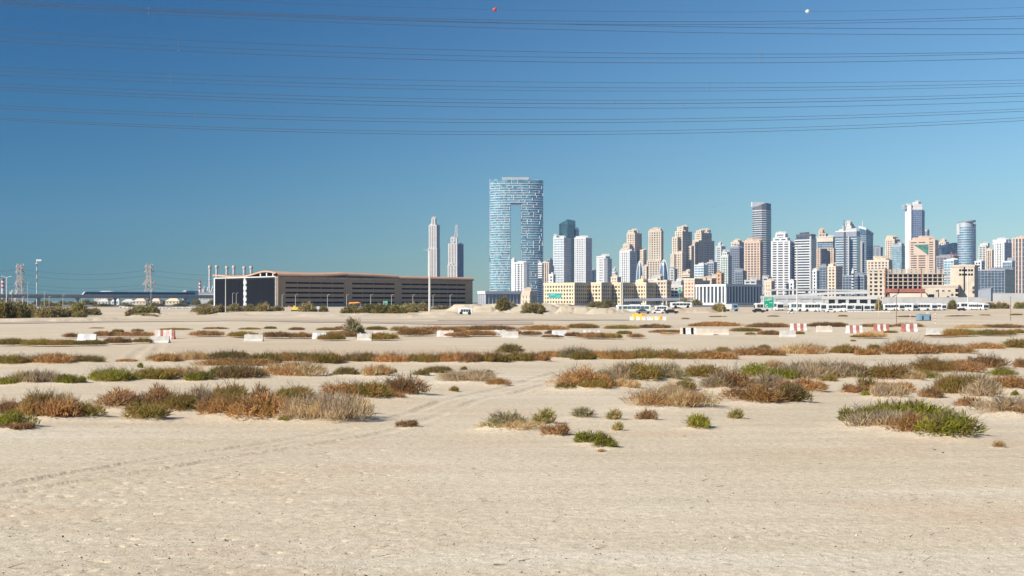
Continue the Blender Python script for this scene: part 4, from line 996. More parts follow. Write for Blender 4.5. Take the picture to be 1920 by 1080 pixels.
tower('small white cluster block right of the gateway tower foot', 1900, [(1030, 1037, 1041, 515)], 'gridw', phi=30, cat='building')
tower('low beige block between short white tower and white gridded tower', 1800, [(1146, 1157, 1164, 520)], 'gridc', phi=28, cat='building')
# ---- nearer low buildings
YB = 'yellow apartment blocks with small square windows'
def low(*a, **k): return tower(*a, cat='building', **k)
low('leftmost and longest yellow apartment block with one shaded side', 1100, [(1020, 1077, 1110, 531.5, {'roof': 'flat'})], 'gridy', phi=34, name='apartment_block', group=YB)
low('second yellow apartment block from the left', 1110, [(1109, 1127.5, 1146, 531, {'roof': 'flat'})], 'gridy', phi=34, name='apartment_block', group=YB)
low('third yellow apartment block from the left', 1120, [(1146, 1164.5, 1191, 531, {'roof': 'flat'})], 'gridy', phi=34, name='apartment_block', group=YB)
low('fourth yellow apartment block from the left, with a low dome', 1130, [(1191, 1211.5, 1229, 531, {'roof': 'flat'}), (1197, 1206, 1212, 525, {'dY': 8, 'base': 532})], 'gridy', phi=34, name='apartment_block', group=YB)
low('taller yellow and cream block right of the yellow row', 1140, [(1227, 1250, 1258, 527, {'roof': 'flat'}), (1216, 1232, 1236, 524, {'dY': 12, 'base': 530, 'sty': 'plain', 'glass': 'cream'})], 'gridy', phi=20, name='apartment_block', wall='cream')
low('pale pink low apartments with balconies behind a green sign', 1160, [(1257, 1279, 1284, 536)], 'bando', phi=14, name='apartment_block', fl=3.4, pier=4, pw=1.2)
low('yellow block with reddish balconies left of the white pillared building', 1150, [(1283, 1302, 1317, 523.5, {'roof': 'flat'}), (1296, 1308, 1330, 527, {'dY': 20})], 'gridy', phi=26, name='apartment_block', wall='cream', glass='rust')
low('white building with tall pillars, its long side in shade', 1000, [(1305, 1361, 1428, 534.5, {'roof': 'flat'})], 'gridw', phi=40, name='pillared_building', fl=20, band=.10, pier=4.2, pw=1.7, off=.6)
low('low grey clad hall with a white gable end', 800, [(897, 910, 976, 548, {'roof': 'flat'})], 'plain', phi=58, name='industrial_hall', glass='bluegrey', wall='white', pier=3, pw=.3)
low('low beige house beside the grey hall', 950, [(976, 993, 1006, 548.5)], 'gridc', phi=24, name='house', fl=4, pier=4)
low('dark pitched shed right of the building site', 1000, [(1834, 1858, 1862, 541, {'slope': [545, 541, 538, 541]})], 'plain', name='shed', glass='bluegrey', wall='bluegrey', phi=10)

# ---- the concrete building site
def site():
    Y = 1200.0; o = (PX(1730, Y), Y+12); root = thing('building_site', 'unfinished concrete building with open floors, black openings and a solid right wing', 'building', (o[0], o[1], 0))
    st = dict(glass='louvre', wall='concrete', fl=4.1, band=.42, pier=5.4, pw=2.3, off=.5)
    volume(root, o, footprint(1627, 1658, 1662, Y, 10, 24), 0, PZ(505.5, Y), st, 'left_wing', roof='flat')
    st2 = dict(glass='concrete', wall='concrete', fl=30, band=.02, pier=0, pw=0)
    volume(root, o, footprint(1782, 1827, 1834, Y-10, 8), 0, PZ(498, Y-10), st2, 'right_wing', roof='flat')
    volume(root, o, footprint(1729, 1796, 1799, Y-16, 6, 18), 0, PZ(535.5, Y-16), st2, 'podium', roof='flat')
    b = MB(); c = MB(); xa, xb = PX(1662, Y)-o[0], PX(1783, Y)-o[0]
    for k in range(8):
        z = k*4.1+3.6
        if z > PZ(503, Y): break
        b.box(xa, xb if k < 8 else xb*.6, -10, 14, z, z+.9)
    n = 13
    for i in range(n):
        x = xa+(xb-xa)*(i+.5)/n
        for y in (-9.4, 2, 13.4): c.box(x-.45, x+.45, y-.45, y+.45, 0, PZ(503.5, Y)-.3 if i % 5 else PZ(501.5, Y))
    b.build('floor_slab', M['concrete'], root, kind='stuff'); c.build('column', M['concrete'], root, kind='stuff')
    b = MB(); rg = random.Random(4)
    for k in range(7):
        for i in range(n):
            if rg.random() < .34: x = xa+(xb-xa)*(i)/n; b.box(x+.6, x+4.3, 6, 7, k*4.1+4.53, k*4.1+7.4)
    b.build('infill_wall', M['concrete'], root, kind='stuff')
    b = MB(); b.box(xa, xb, 13.9, 14.4, 0, PZ(512, Y)); b.build('back_wall', M['g_warm'], root)
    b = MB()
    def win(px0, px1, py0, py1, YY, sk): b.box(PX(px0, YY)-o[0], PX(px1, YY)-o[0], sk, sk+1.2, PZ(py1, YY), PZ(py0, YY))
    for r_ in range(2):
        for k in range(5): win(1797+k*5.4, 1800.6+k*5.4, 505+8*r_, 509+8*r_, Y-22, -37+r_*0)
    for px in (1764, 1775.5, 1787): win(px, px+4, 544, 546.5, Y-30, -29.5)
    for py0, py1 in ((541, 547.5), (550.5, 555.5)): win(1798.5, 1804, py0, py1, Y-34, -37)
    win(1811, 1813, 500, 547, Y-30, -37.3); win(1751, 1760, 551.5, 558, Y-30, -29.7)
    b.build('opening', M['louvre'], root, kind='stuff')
    b = MB(); b.box(PX(1662, Y)-o[0], PX(1727, Y)-o[0], -24, -11, PZ(548, Y-20), PZ(541, Y-20)); b.build('red_netting', M['rust'], root)
    b = MB(); b.hexa([(PX(1661, Y)-o[0], -34, 4.5), (PX(1728, Y)-o[0], -34, 4.5), (PX(1728, Y)-o[0], -24.2, 9), (PX(1661, Y)-o[0], -24.2, 9), (PX(1661, Y)-o[0], -34, 5.6), (PX(1728, Y)-o[0], -34, 5.6), (PX(1728, Y)-o[0], -24.2, 12), (PX(1661, Y)-o[0], -24.2, 12)]); b.build('canopy', M['cream'], root)
    for px, nm in ((1660, 'hoist_mast'), (1727.5, 'hoist_mast')):
        b = MB(); x = PX(px, Y-26)-o[0]; b.tube((x, -38, 0), (x, -38, PZ(503, Y)), .5, .5, 5); b.build(nm, M['rust'], root)
site()

# ---- flyovers, walls, low market row
def flyover(label, Y, pts, th, mat='offwhite', name='flyover'):
    root = thing(name, label, 'bridge', (PX(pts[0][0], Y), Y, 0)); ox = PX(pts[0][0], Y); b = MB(); p = MB()
    for (xa, ya), (xb, yb) in zip(pts, pts[1:]):
        a, c = PX(xa, Y)-ox, PX(xb, Y)-ox; za, zb = PZ(ya, Y), PZ(yb, Y)
        b.hexa([(a, 0, za-th), (c, 0, zb-th), (c, 9, zb-th), (a, 9, za-th), (a, 0, za), (c, 0, zb), (c, 9, zb), (a, 9, za)])
        k = int((c-a)/26)+1
        for i in range(k):
            x = a+(c-a)*(i+.5)/k; z = za+(zb-za)*(i+.5)/k; p.box(x-.8, x+.8, 3, 6, -.5, z-th-.01)
    b.build('deck', M[mat], root); p.build('pier', M['concgrey'], root, kind='stuff'); return root
flyover('upper white concrete flyover in front of the towers', 1050, [(1440, 542.5), (1500, 541.6), (1560, 542.5), (1630, 543.5)], 1.5)
flyover('lower white flyover curving down to the left', 960, [(1440, 553.5), (1490, 552.5), (1530, 549.5), (1570, 547), (1628, 546.2)], 2.0, 'white')
flyover('low grey overpass behind the parked white buses', 900, [(1172, 560), (1230, 559), (1300, 558)], 2.2, 'bluegrey')
def wallthing(name, label, Y, x0, x1, y0, y1, mat, th=.4, cat='wall'):
    root = thing(name, label, cat, (PX((x0+x1)/2, Y), Y, 0)); w = (x1-x0)/2*Y/F; b = MB(); b.box(-w, w, 0, th, -.3 if y1 is None else PZ(y1, Y), PZ(y0, Y)); b.build('panel', M[mat], root)
    c = MB(); c.box(-w-.05, w+.05, -.06, th+.06, PZ(y0, Y)+.003, PZ(y0, Y)+.22); c.build('coping', M[mat], root); return root
wallthing('boundary_wall', 'long white site wall at the right edge of the skyline', 900, 1862, 1990, 550, None, 'offwhite')
wallthing('boundary_wall', 'tan wall behind the parked buses at far right', 560, 1835, 1990, 566, None, 'sandbar')
wallthing('boundary_wall', 'grey fence along the foot of the building site', 700, 1655, 1850, 558, None, 'concgrey')
low('low market row with dark shop openings under the flyover', 760, [(1548, 1650, 1652, 558, {'depth': 12, 'roof': 'flat'})], 'bandc', phi=-12, name='market_row', wall='offwhite', glass='louvre', fl=6, band=.3, pier=7, pw=2)
low('low pale shop row under the left part of the flyover', 800, [(1430, 1545, 1547, 557, {'depth': 12, 'roof': 'flat'})], 'bandc', phi=-8, name='market_row', wall='concgrey', glass='concgrey', fl=6, band=.25, pier=9, pw=2)

# built-up ground under the far city
b = MB(); b.quad((-3000, 720, .18), (3600, 720, .18), (3600, 6500, .18), (-3000, 6500, .18)); o = b.build('city_ground', M['urban'], kind='structure')
def ORD26(i): return ORD[i] if i < 20 else 'twenty '+ORD[i-20]
ORD = 'first second third fourth fifth sixth seventh eighth ninth tenth eleventh twelfth thirteenth fourteenth fifteenth sixteenth seventeenth eighteenth nineteenth twentieth'.split()
# ------------------------------------------------------------------ the long brown depot building
def depot():
    Cx, Cy = PX(520, 760), 760.0; ang = math.atan2(120.0, 126.3)
    R = thing('depot_building', 'long brown building with dark window strips, wavy roof and black louvred end', 'building', (Cx, Cy, 0), ang)
    def A(px):                                         # distance along the long front for a photo column
        u = U(px); return (u*760+156.8)/(.7259-.6897*u)
    def z1(py): return 3.6+(565-py)*.35625
    L = 174.0; W = 85.6; zt = 20.3
    b = MB(); b.box(.6, L, .6, W-.6, 0, zt); b.build('core', M['louvre'], R)
    # long front: brown cladding panels between window strips, panel by panel
    secs = [(0, A(535), A(645), A(650)), (A(650), A(660), A(740), A(748)), (A(748), A(753), A(873), L)]
    strips = [(z1(528.3+9.35*k)-1.15, z1(528.3+9.35*k)) for k in range(5)]
    zs = [0.0]+[z for p in reversed(strips) for z in p]+[17.9]
    pm = bpy.data.meshes.new('p'); cache = {}
    def panel(a0, a1, z0, z1_):
        key = (round(a1-a0, 2), round(z1_-z0, 2))
        if key not in cache:
            q = MB(); q.box(0.04, a1-a0-.04, -.25, .55, .02, z1_-z0-.02); o = q.build('facade_panel', M['brown'], R); cache[key] = o.data
        else:
            o = bpy.data.objects.new('facade_panel', cache[key]); C.objects.link(o); o.parent = R
        o.location = (a0, 0, z0)
    for s0, w0, w1, s1 in secs:
        for a0, a1 in ((s0, w0), (w1, s1)):
            panel(a0, a1, 0, 17.9)
        n = max(1, round((w1-w0)/9.2))
        for k in range(0, len(zs)-1, 2):
            for i in range(n): panel(w0+(w1-w0)*i/n, w0+(w1-w0)*(i+1)/n, zs[k], zs[k+1])
        for (za, zb) in strips:
            g = MB(); g.box(w0, w1, .2, .62, za, zb); g.build('window_strip', M['black'], R)
            g = MB()
            for i in range(n+1):
                x = w0+(w1-w0)*i/n; g.box(x-.12, x+.12, .0, .25, za+.003, zb-.003)
            g.build('mullion', M['brown'], R, kind='stuff')
    # strip below the roof; white blocks stand in for light through its perforations
    b = MB(); b.box(0, L, -.15, .58, 17.93, zt); b.build('upper_strip', M['brown'], R)
    b = MB(); rg = random.Random(2); x = 3
    while x < L-3:
        if rg.random() < .72: zz = zt-.9+rg.uniform(-.25, .25); b.box(x, x+rg.uniform(.5, 1.1), -.24, -.14, zz, zz+rg.uniform(.3, .6))
        x += rg.uniform(1.2, 2.2)
    b.build('painted_light_dot', M['white'], R, kind='stuff')
    # fins at section joints
    for px in (648.8, 521.2):
        a = A(px); b = MB(); b.box(a-.5, a+.5, -.6, -.27, 0, zt+.6); b.build('joint_fin', M['roofbrown'], R)
    # roof shell with a rounded front edge and a wave along the end
    b = MB()
    def wave(v): return 1.6*math.exp(-((v-17)/13)**2)-1.9*math.exp(-((v-52)/20)**2)+.1*math.exp(-((v-84)/10)**2)
    us = [0, 6, 14, 24, 34, 44, 50, 54, A(649.6), A(650.6), 62, 70, 80, 90, A(740), A(746), A(748), 112, 130, 150, 165, L+.8]
    def crest(u):
        if u < A(650): return 22.9+1.3*max(0, min(1, (u-25)/28))**1.5
        if u < A(747): return 23.9-1.0*((u-A(650))/(A(747)-A(650)))**2
        return 22.2
    vs_ = [(-.9, -2.9), (-.9, -2.0), (-.5, -1.1), (.4, -.45), (1.6, -.1), (3.2, 0.0)]+[(v, None) for v in (8, 14, 20, 27, 34, 41, 48, 55, 62, 69, 76, 83, 87)]
    G = []
    for u in us:
        row = []
        for v, dz in vs_:
            blend = max(0, min(1, 1-(u-4)/44.0)); w = wave(v)*blend
            row.append((u, v, crest(u)+(dz if dz is not None else 0)*(1.0 if u < A(747) else .9)+(w if dz is None else 0)))
        G.append(row)
    n0 = len(vs_)
    for i in range(len(us)-1):
        for j in range(n0-1):
            p = [G[i][j], G[i+1][j], G[i+1][j+1], G[i][j+1]]
            b.quad(*p); b.quad(*[(q[0], q[1], q[2]-(1.0 if q[1] > 3 else .02)) for q in reversed(p)])
    for j in range(n0-1):                                # close the near and far edges
        for i, s in ((0, 1), (len(us)-1, -1)):
            p, q = G[i][j], G[i][j+1]; t = [p, q, (q[0], q[1], q[2]-(1.0 if q[1] > 3 else .02)), (p[0], p[1], p[2]-(1.0 if p[1] > 3 else .02))]
            b.quad(*(t if s > 0 else t[::-1]))
    b.build('roof_shell', M['roofbrown'], R)
    # the black louvred end: two bays of horizontal louvre blades round a white zigzag core
    mid0, mid1 = 39.0, 42.6
    bl = MB(); bl.box(-.32, .32, 0, 1, -.10, .10)
    for v0, v1 in ((2.0, mid0), (mid1, W-2.6)):
        q = MB(); q.box(.1, .55, v0, v1, .4, 19.4); q.build('louvre_backing', M['louvre'], R)
        n = 28; me = None
        for k in range(n):
            z = .6+k*18.6/n
            if me is None:
                q = MB(); q.hexa([(-.35, v0, 0), (-.35, v1, 0), (.09, v1, .24), (.09, v0, .24), (-.35, v0, .07), (-.35, v1, .07), (.09, v1, .31), (.09, v0, .31)]); o = q.build('louvre_blade', M['bladeblack'], R); me = o.data
            else: o = bpy.data.objects.new('louvre_blade', me); C.objects.link(o); o.parent = R
            o.location = (0, 0, z)
    q = MB()
    for k in range(5):
        z = k*3.9; q.prism([(-.6, mid0-.2), (-.6, mid1+.2), (.5, mid1+.2), (.5, mid0-.2)][::-1], z, z+2.2)
        q.box(-.45, .5, mid0+1.5, mid1, z+2.2, z+3.9)
    q.build('stair_core', M['white'], R)
    for v0, v1, nm in ((.02, 1.8, 'corner_fins'), (W-2.4, W-.8, 'end_frame')):
        q = MB(); q.box(-.2, .5, v0, v1, 0, 19.8)
        if nm == 'corner_fins':
            for k in range(24): q.box(-.85, -.2, v0+.1, v1-.1, .3+k*.82, .3+k*.82+.35)
        q.build(nm, M['white' if nm == 'end_frame' else 'offwhite'], R)
    q = MB(); q.box(-.3, .45, 1.85, W-.8, 19.82, 20.6); q.build('top_frame', M['offwhite'], R)
    q = MB()
    for v in (6, 14, 22): q.box(.6, 1.2, v, v+1.2, 20.61, crest(0)+wave(v)-1.02)
    q.build('roof_strut', M['white'], R, kind='stuff')
depot()

# ------------------------------------------------------------------ metro viaduct and train
VA = (PX(-120, 830), 830.0); VB = (PX(520, 1010), 1010.0)
def vpt(px):
    u = U(px); dx, dy = VB[0]-VA[0], VB[1]-VA[1]; t = (u*VA[1]-VA[0])/(dx-u*dy); return t
VL = math.dist(VA, VB); VANG = math.atan2(VB[1]-VA[1], VB[0]-VA[0])
def viaduct():
    R = thing('metro_viaduct', 'long grey elevated rail viaduct crossing behind the left trees', 'viaduct', (VA[0], VA[1], 0), VANG)
    b = MB(); b.hexa([(0, 1.5, 6.2), (VL, 1.5, 6.2), (VL, 7.5, 6.2), (0, 7.5, 6.2), (0, -.2, 8.0), (VL, -.2, 8.0), (VL, 9.2, 8.0), (0, 9.2, 8.0)]); b.build('deck', M['concgrey'], R)
    b = MB(); b.box(0, VL, -.3, 0, 8.003, 9.0); b.box(0, VL, 9.0, 9.3, 8.003, 9.0); b.build('parapet', M['concgrey'], R)
    b = MB(); x = 1
    while x < VL: b.box(x-.15, x+.15, -.25, -.05, 9.003, 9.7); x += 2.0
    b.build('parapet_post', M['steel'], R, kind='stuff')
    me = None; x = 14.0
    while x < VL:
        if me is None:
            q = MB(); q.lathe([(1.0, -.3), (.95, 4.6), (1.5, 5.6), (2.2, 6.19)], 12); o = q.build('pier', M['concgrey'], R); me = o.data
        else: o = bpy.data.objects.new('pier', me); C.objects.link(o); o.parent = R
        o.location = (x, 4.5, 0); x += 30.0
    T = thing('metro_train', 'dark blue metro train with white nose running along the viaduct', 'train', (0, 0, 0), VANG)
    t0, t1 = vpt(156)*VL, vpt(368)*VL
    ca, sa = math.cos(VANG), math.sin(VANG); T.location = (VA[0]+ca*t0-sa*2.3, VA[1]+sa*t0+ca*2.3, 8.35)
    n = 5; cl = (t1-t0)/n
    for k in range(n):
        q = MB(); x0, x1 = k*cl+.25, (k+1)*cl-.25
        pr = [(0, .1), (0, 2.1), (.35, 2.7), (1.0, 2.95), (1.8, 2.95), (2.45, 2.7), (2.8, 2.1), (2.8, .1)]
        nose = 2.6 if k == 0 else 0
        m = len(q.v); N = len(pr)
        q.v += [(x0+nose*(z/2.95)**1.2, y, z) for y, z in pr]+[(x1, y, z) for y, z in pr]
        for i in range(N):
            j = (i+1) % N; q.f.append((m+i, m+j, m+N+j, m+N+i)); q.m.append(0)
        q.f.append(tuple(m+i for i in range(N))); q.m.append(0); q.f.append(tuple(m+N+i for i in reversed(range(N)))); q.m.append(0)
        c = q.build('carriage', M['trainblue'], T)
        w = MB(); x = x0+nose+.8
        while x < x1-1.5: w.box(x, x+1.5, -.04, .01, 1.1, 1.95); x += 2.0
        w.build('window', M['busglass'], c, kind='stuff')
        if k == 0: w = MB(); w.hexa([(x0-.1, .1, .2), (x0+1.3, -.06, .2), (x0+1.3, 2.86, .2), (x0-.1, 2.7, .2), (x0+2.1, .3, 2.78), (x0+3.6, .3, 3.0), (x0+3.6, 2.5, 3.0), (x0+2.1, 2.5, 2.78)]); w.build('nose', M['carwhite'], c)
viaduct()
def gable(name, label, cat, px0, px1, top, Y, wall, roofm, ph=0, windows=True, eave=.55, depth=9):
    w = (px1-px0)*Y/F; H = PZ(top, Y); x = PX((px0+px1)/2, Y); R = thing(name, label, cat, (x, Y, 0), ph); he = H*eave
    b = MB(); b.box(-w/2, w/2, 0, depth, -.2, he); wl_ = b.build('wall', M[wall], R)
    b = MB(); e = .4; r0, r1 = (-w/2-e, w/2+e); b.hexa([(r0, -e, he), (r1, -e, he), (r1, depth+e, he), (r0, depth+e, he), (r0+w*.3, depth*.45, H), (r1-w*.3, depth*.45, H), (r1-w*.3, depth*.55, H), (r0+w*.3, depth*.55, H)]); b.build('roof', M[roofm], R)
    if windows:
        n = max(2, int(w/3))
        for i in range(n):
            q = MB(); xx = -w/2+w*(i+.5)/n; q.box(xx-.5, xx+.5, -.06, .02, he*.45, he*.8); q.build('window', M['busglass'], wl_)
    return R
VILLA = [(183, 203, 560.5, 'offwhite', 'white villa under the viaduct, second behind the tram train nose'), (207.5, 223.5, 560, 'white', 'white villa under the viaduct with a pitched roof, between two piers'),
 (228, 250, 561, 'offwhite', 'grey white villa under the viaduct left of the cream ones'), (249, 273, 559.5, 'cream', 'first cream villa under the viaduct'), (280, 300, 559.5, 'cream', 'second cream villa under the viaduct'),
 (310, 336, 559, 'yellow', 'yellowish villa under the viaduct, rightmost')]
VILLA[0] = VILLA[0][:4]+('white villa under the viaduct, leftmost of the row',)
for px0, px1, top, wm, lab in VILLA: gable('villa', lab, 'house', px0, px1, top, 1120, wm, wm)
r = gable('storage_hall', 'long white roof showing above the blue train', 'building', 176, 211, 545.3, 1400, 'offwhite', 'white', eave=.85, depth=25)
r = gable('equipment_house', 'dark teal box building at the right end of the train', 'building', 349, 368, 545, 1250, 'trainblue', 'trainblue', eave=.97)
r = gable('equipment_house', 'pale small building left of the dark teal box', 'building', 342, 349, 544.5, 1260, 'offwhite', 'offwhite', eave=.9)

# ------------------------------------------------------------------ power station: chimneys, pipes
for i, (px, top) in enumerate(((393.5, 498), (406.5, 497.5), (425.5, 499), (438.5, 498), (458, 499.5), (471, 499))):
    Y = 1650+25*(i % 2); r0 = 2.55*Y/F; H = PZ(top, Y)
    R = thing('chimney_stack', ['leftmost grey chimney, its shaft seen down to the plant', 'second grey chimney from the left', 'third grey chimney from the left', 'fourth grey chimney from the left', 'fifth grey chimney from the left', 'rightmost grey chimney behind the wavy roof'][i], 'chimney', (PX(px, Y), Y, 0), 0, 'six grey power station chimneys')
    b = MB(); b.lathe([(r0*1.15, 0), (r0*.98, H*.5), (r0*.95, H-4.2)], 20); b.build('shaft', M['concgrey'], R, smooth=False)
    b = MB(); b.lathe([(r0*1.0, H-4.19), (r0*1.28, H-3.4), (r0*1.28, H-1.2), (r0*1.05, H)], 20); b.build('collar', M['concrete'], R)
    b = MB(); b.lathe([(r0*1.12, H*.62), (r0*1.2, H*.62), (r0*1.2, H*.64), (r0*1.12, H*.64)], 20); b.build('gallery', M['steel'], R)
def striped(px, top, Y, r, label, n=6):
    R = thing('striped_chimney', label, 'chimney', (PX(px, Y), Y, 0)); H = PZ(top, Y)
    b = MB(); b.lathe([(r*1.15, 0), (r*1.05, H*.55)], 14); b.build('shaft', M['concgrey'], R)
    for k in range(n):
        q = MB(); z0, z1 = H*(.55+.45*k/n), H*(.55+.45*(k+1)/n); rr = r*(1.05-.1*k/n); q.lathe([(rr, z0+.01), (rr*.985, z1)], 14); q.build('band', M['redpaint' if k % 2 else 'white'], R)
striped(5.5, 523, 1400, 1.9, 'red and white striped chimney at the left edge')
striped(375, 527, 1600, 1.7, 'short red and white striped chimney beside the power plant')
def plant(label, px0, px1, top, Y, seed):
    R = thing('plant_machinery', label, 'plant', (PX((px0+px1)/2, Y), Y, 0)); rg = random.Random(seed); w = (px1-px0)/2*Y/F; H = PZ(top, Y)
    for k in range(9):
        b = MB(); x = rg.uniform(-w, w); h = H*rg.uniform(.45, .95); s = rg.uniform(.08, .2)*w
        if k % 3 == 0: b.lathe([(s, 0), (s, h*.9), (s*.5, h)], 12, c=(x, rg.uniform(0, 8))); b.build('tank', M['offwhite'], R)
        elif k % 3 == 1: b.box(x-s, x+s, 0, 8, 0, h); b.build('boiler_frame', M[rg.choice(['concgrey', 'cream', 'steel'])], R)
        else: b.tube((x, -1, h*.4), (min(w, x+w*.6), -1, h), 1.0, 1.0, 8); b.build('pipe', M['steel'], R)
plant('jumble of pale tanks and pipes at the foot of the leftmost grey chimney', 377, 400, 533, 1580, 3)
plant('brown and pale plant machinery at the foot of the left pylon', 12, 34, 541, 1300, 5)
r = gable('plant_hall', 'long pale plant hall beside the black louvred end', 'building', 368, 402, 548, 1300, 'concgrey', 'steel', eave=.93, depth=20)

# ------------------------------------------------------------------ pylons, mast and far wires
def pylon(px, top, Y, label, arms, wb, wt):
    R = thing('power_pylon', label, 'pylon', (PX(px, Y), Y, 0), 0, 'two lattice pylons beyond the viaduct'); H = PZ(top, Y); t = .30; b = MB()
    def wid(z): return wb+(wt-wb)*min(1, z/(H*.55)) if z < H*.55 else wt
    lv = [H*k/9 for k in range(10)]
    for k in range(9):
        for sx in (-1, 1):
            for sy in (-1, 1):
                b.tube((sx*wid(lv[k]), sy*wid(lv[k]), lv[k]), (sx*wid(lv[k+1]), sy*wid(lv[k+1]), lv[k+1]), t, t, 4)
        for sy in (-1, 1):
            b.tube((-wid(lv[k]), sy*wid(lv[k]), lv[k]), (wid(lv[k+1]), sy*wid(lv[k+1]), lv[k+1]), t*.7, t*.7, 4); b.tube((wid(lv[k]), sy*wid(lv[k]), lv[k]), (-wid(lv[k+1]), sy*wid(lv[k+1]), lv[k+1]), t*.7, t*.7, 4)
            b.tube((sy*wid(lv[k]), -wid(lv[k]), lv[k]), (sy*wid(lv[k+1]), wid(lv[k+1]), lv[k+1]), t*.7, t*.7, 4)
    b.build('lattice_body', M['lattice'], R)
    for zz, hw, dr in arms:
        z = PZ(zz, Y); w = hw*Y/F; i = wid(z)
        for s in (-1, 1):
            q = MB()
            for sy in (-1, 1):
                q.tube((s*i, sy*i, z), (s*w, 0, z), t, t*.8, 4); q.tube((s*i, sy*i, z+dr), (s*w, 0, z), t, t*.8, 4)
                for k in range(4):
                    f0, f1 = k/4, (k+.5)/4; q.tube((s*(i+(w-i)*f0), sy*i*(1-f0), z), (s*(i+(w-i)*f1), sy*i*(1-f1), z+dr*(1-f1)), t*.6, t*.6, 4)
            q.tube((s*w, 0, z), (s*w, 0, z-2.2), .16, .16, 5); q.build('cross_arm', M['lattice'], R)
ARMS = [(500, 8.0, 3), (509.5, 9.2, 3), (533, 12.0, 5)]
pylon(37.5, 495.5, 1150, 'left lattice power pylon at the left of the photo', [(500, 7.6, 3), (510, 8.6, 3), (533, 10.5, 5)], 5.2, 2.1)
pylon(279.5, 496, 1180, 'right lattice power pylon behind the blue train', ARMS, 5.2, 2.1)
R = thing('signal_mast', 'slender red and white radio mast with antennas on top', 'mast', (PX(69, 950), 950, 0)); H = PZ(486, 950); b = MB()
for k in range(12):
    q = MB(); q.tube((0, 0, H*k/12), (0, 0, H*(k+1)/12), .42, .42, 6); q.build('mast_section', M['white' if k % 2 else ('barred' if k > 5 else 'steel')], R)
q = MB(); q.box(.3, 4, -.5, .5, H-1.6, H-.2); q.build('antenna_panel', M['white'], R); q = MB(); q.box(-1.2, 1.2, -1, 1, H-3.8, H-3.4); q.build('platform', M['white'], R)
for k, (za, zb, sag) in enumerate(((500.5, 501, 9), (510, 510, 10), (533.5, 533.5, 10), (527, 527, 9))):
    b = MB(); Y0, Y1 = 1150, 1180; P = []
    for i in range(61):
        t = -1.0+i*.05; x = PX(37.5, Y0)+(PX(279.5, Y1)-PX(37.5, Y0))*t; tt = t-math.floor(t)
        P.append((x, Y0+30*t, PZ(za, Y0)-2.2-4*sag*.55*tt*(1-tt)))
    for p, q in zip(P, P[1:]): b.tube(p, q, .13, .13, 4, cap=False)
    o = b.build('power_cable', M['cable']); tag(o, ['highest sagging wire strung between the two far pylons', 'second highest wire strung between the two far pylons', 'lowest wire strung between the two far pylons', 'third wire from the top between the two far pylons'][k], 'cable', 'wires strung between the two far pylons')

# ------------------------------------------------------------------ overhead lines across the sky
CY, CK = 200.0, .06
def cable_at(px, y): Y = CY/(1-CK*U(px)); return (PX(px, Y), Y, PZ(y, Y))
CAB = [('thin shield wire carrying the marker balls at the very top', [(600, 8), (928, 18), (1514, 21.5), (1920, 14)], .018),
 ('uppermost strand of the top bundle, thick at right', [(0, -1), (960, 38), (1920, 30)], .034), ('second strand of the top bundle', [(0, 3), (960, 43.5), (1920, 34.5)], .03),
 ('third strand of the top bundle', [(0, 5), (700, 36), (1220, 48), (1920, 54)], .036), ('lowest strand of the top bundle', [(0, 10), (700, 44), (1220, 60), (1920, 64)], .034),
 ('upper strand of the second bundle from the top', [(0, 56.5), (960, 96), (1920, 97)], .032), ('middle strand of the second bundle from the top', [(0, 69), (960, 106), (1920, 99.5)], .03), ('lower dark strand of the second bundle from the top', [(0, 77), (960, 115), (1920, 109)], .036),
 ('upper faint strand of the third bundle from the top', [(0, 126), (960, 153), (1920, 150)], .024), ('middle strand of the third bundle from the top', [(0, 133), (960, 163), (1920, 156)], .028), ('lower strand of the third bundle from the top', [(0, 141), (960, 169.5), (1920, 161)], .024),
 ('upper strand of the fourth bundle from the top', [(0, 156), (960, 187), (1920, 175)], .026), ('middle dark strand of the fourth bundle from the top', [(0, 163), (960, 193.5), (1920, 180)], .036), ('lower strand of the fourth bundle from the top', [(0, 168), (960, 201.5), (1920, 190)], .03),
 ('upper strand of the second lowest pair', [(0, 198), (960, 224), (1920, 204)], .026), ('lower strand of the second lowest pair', [(0, 203), (960, 230), (1920, 208.5)], .03),
 ('upper strand of the lowest pair', [(0, 221), (960, 247), (1920, 220.6)], .026), ('lower strand of the lowest pair, lowest of all', [(0, 224), (960, 252.5), (1920, 226)], .032)]
CABFIT = []
for lab, pts, r in CAB:
    cf = np.polyfit([p[0] for p in pts], [p[1] for p in pts], 2); CABFIT.append(cf); b = MB(); P = [cable_at(px, float(np.polyval(cf, px))) for px in range(-500, 2421, 40)]
    for p, q in zip(P, P[1:]): b.tube(p, q, r*1.1, r*1.1, 6, cap=False)
    o = b.build('power_cable', M['cable'], smooth=True); tag(o, lab, 'cable', 'overhead power cables crossing the sky')
for px, i, mt, lab in ((928, 0, 'redpaint', 'red marker ball on the top shield wire'), (1514, 0, 'white', 'white marker ball on the top shield wire')):
    p = cable_at(px, float(np.polyval(CABFIT[i], px))); b = MB(); b.lathe([(.35*math.sin(math.pi*k/12)+.004, -.35*math.cos(math.pi*k/12)) for k in range(13)], 18); o = b.build('marker_ball', M[mt], smooth=True, loc=p); tag(o, lab, 'marker ball')
    q = MB(); q.tube((-.5, 0, 0), (.5, 0, 0), .045, .045, 8); q.build('clamp', M['steel'], o)
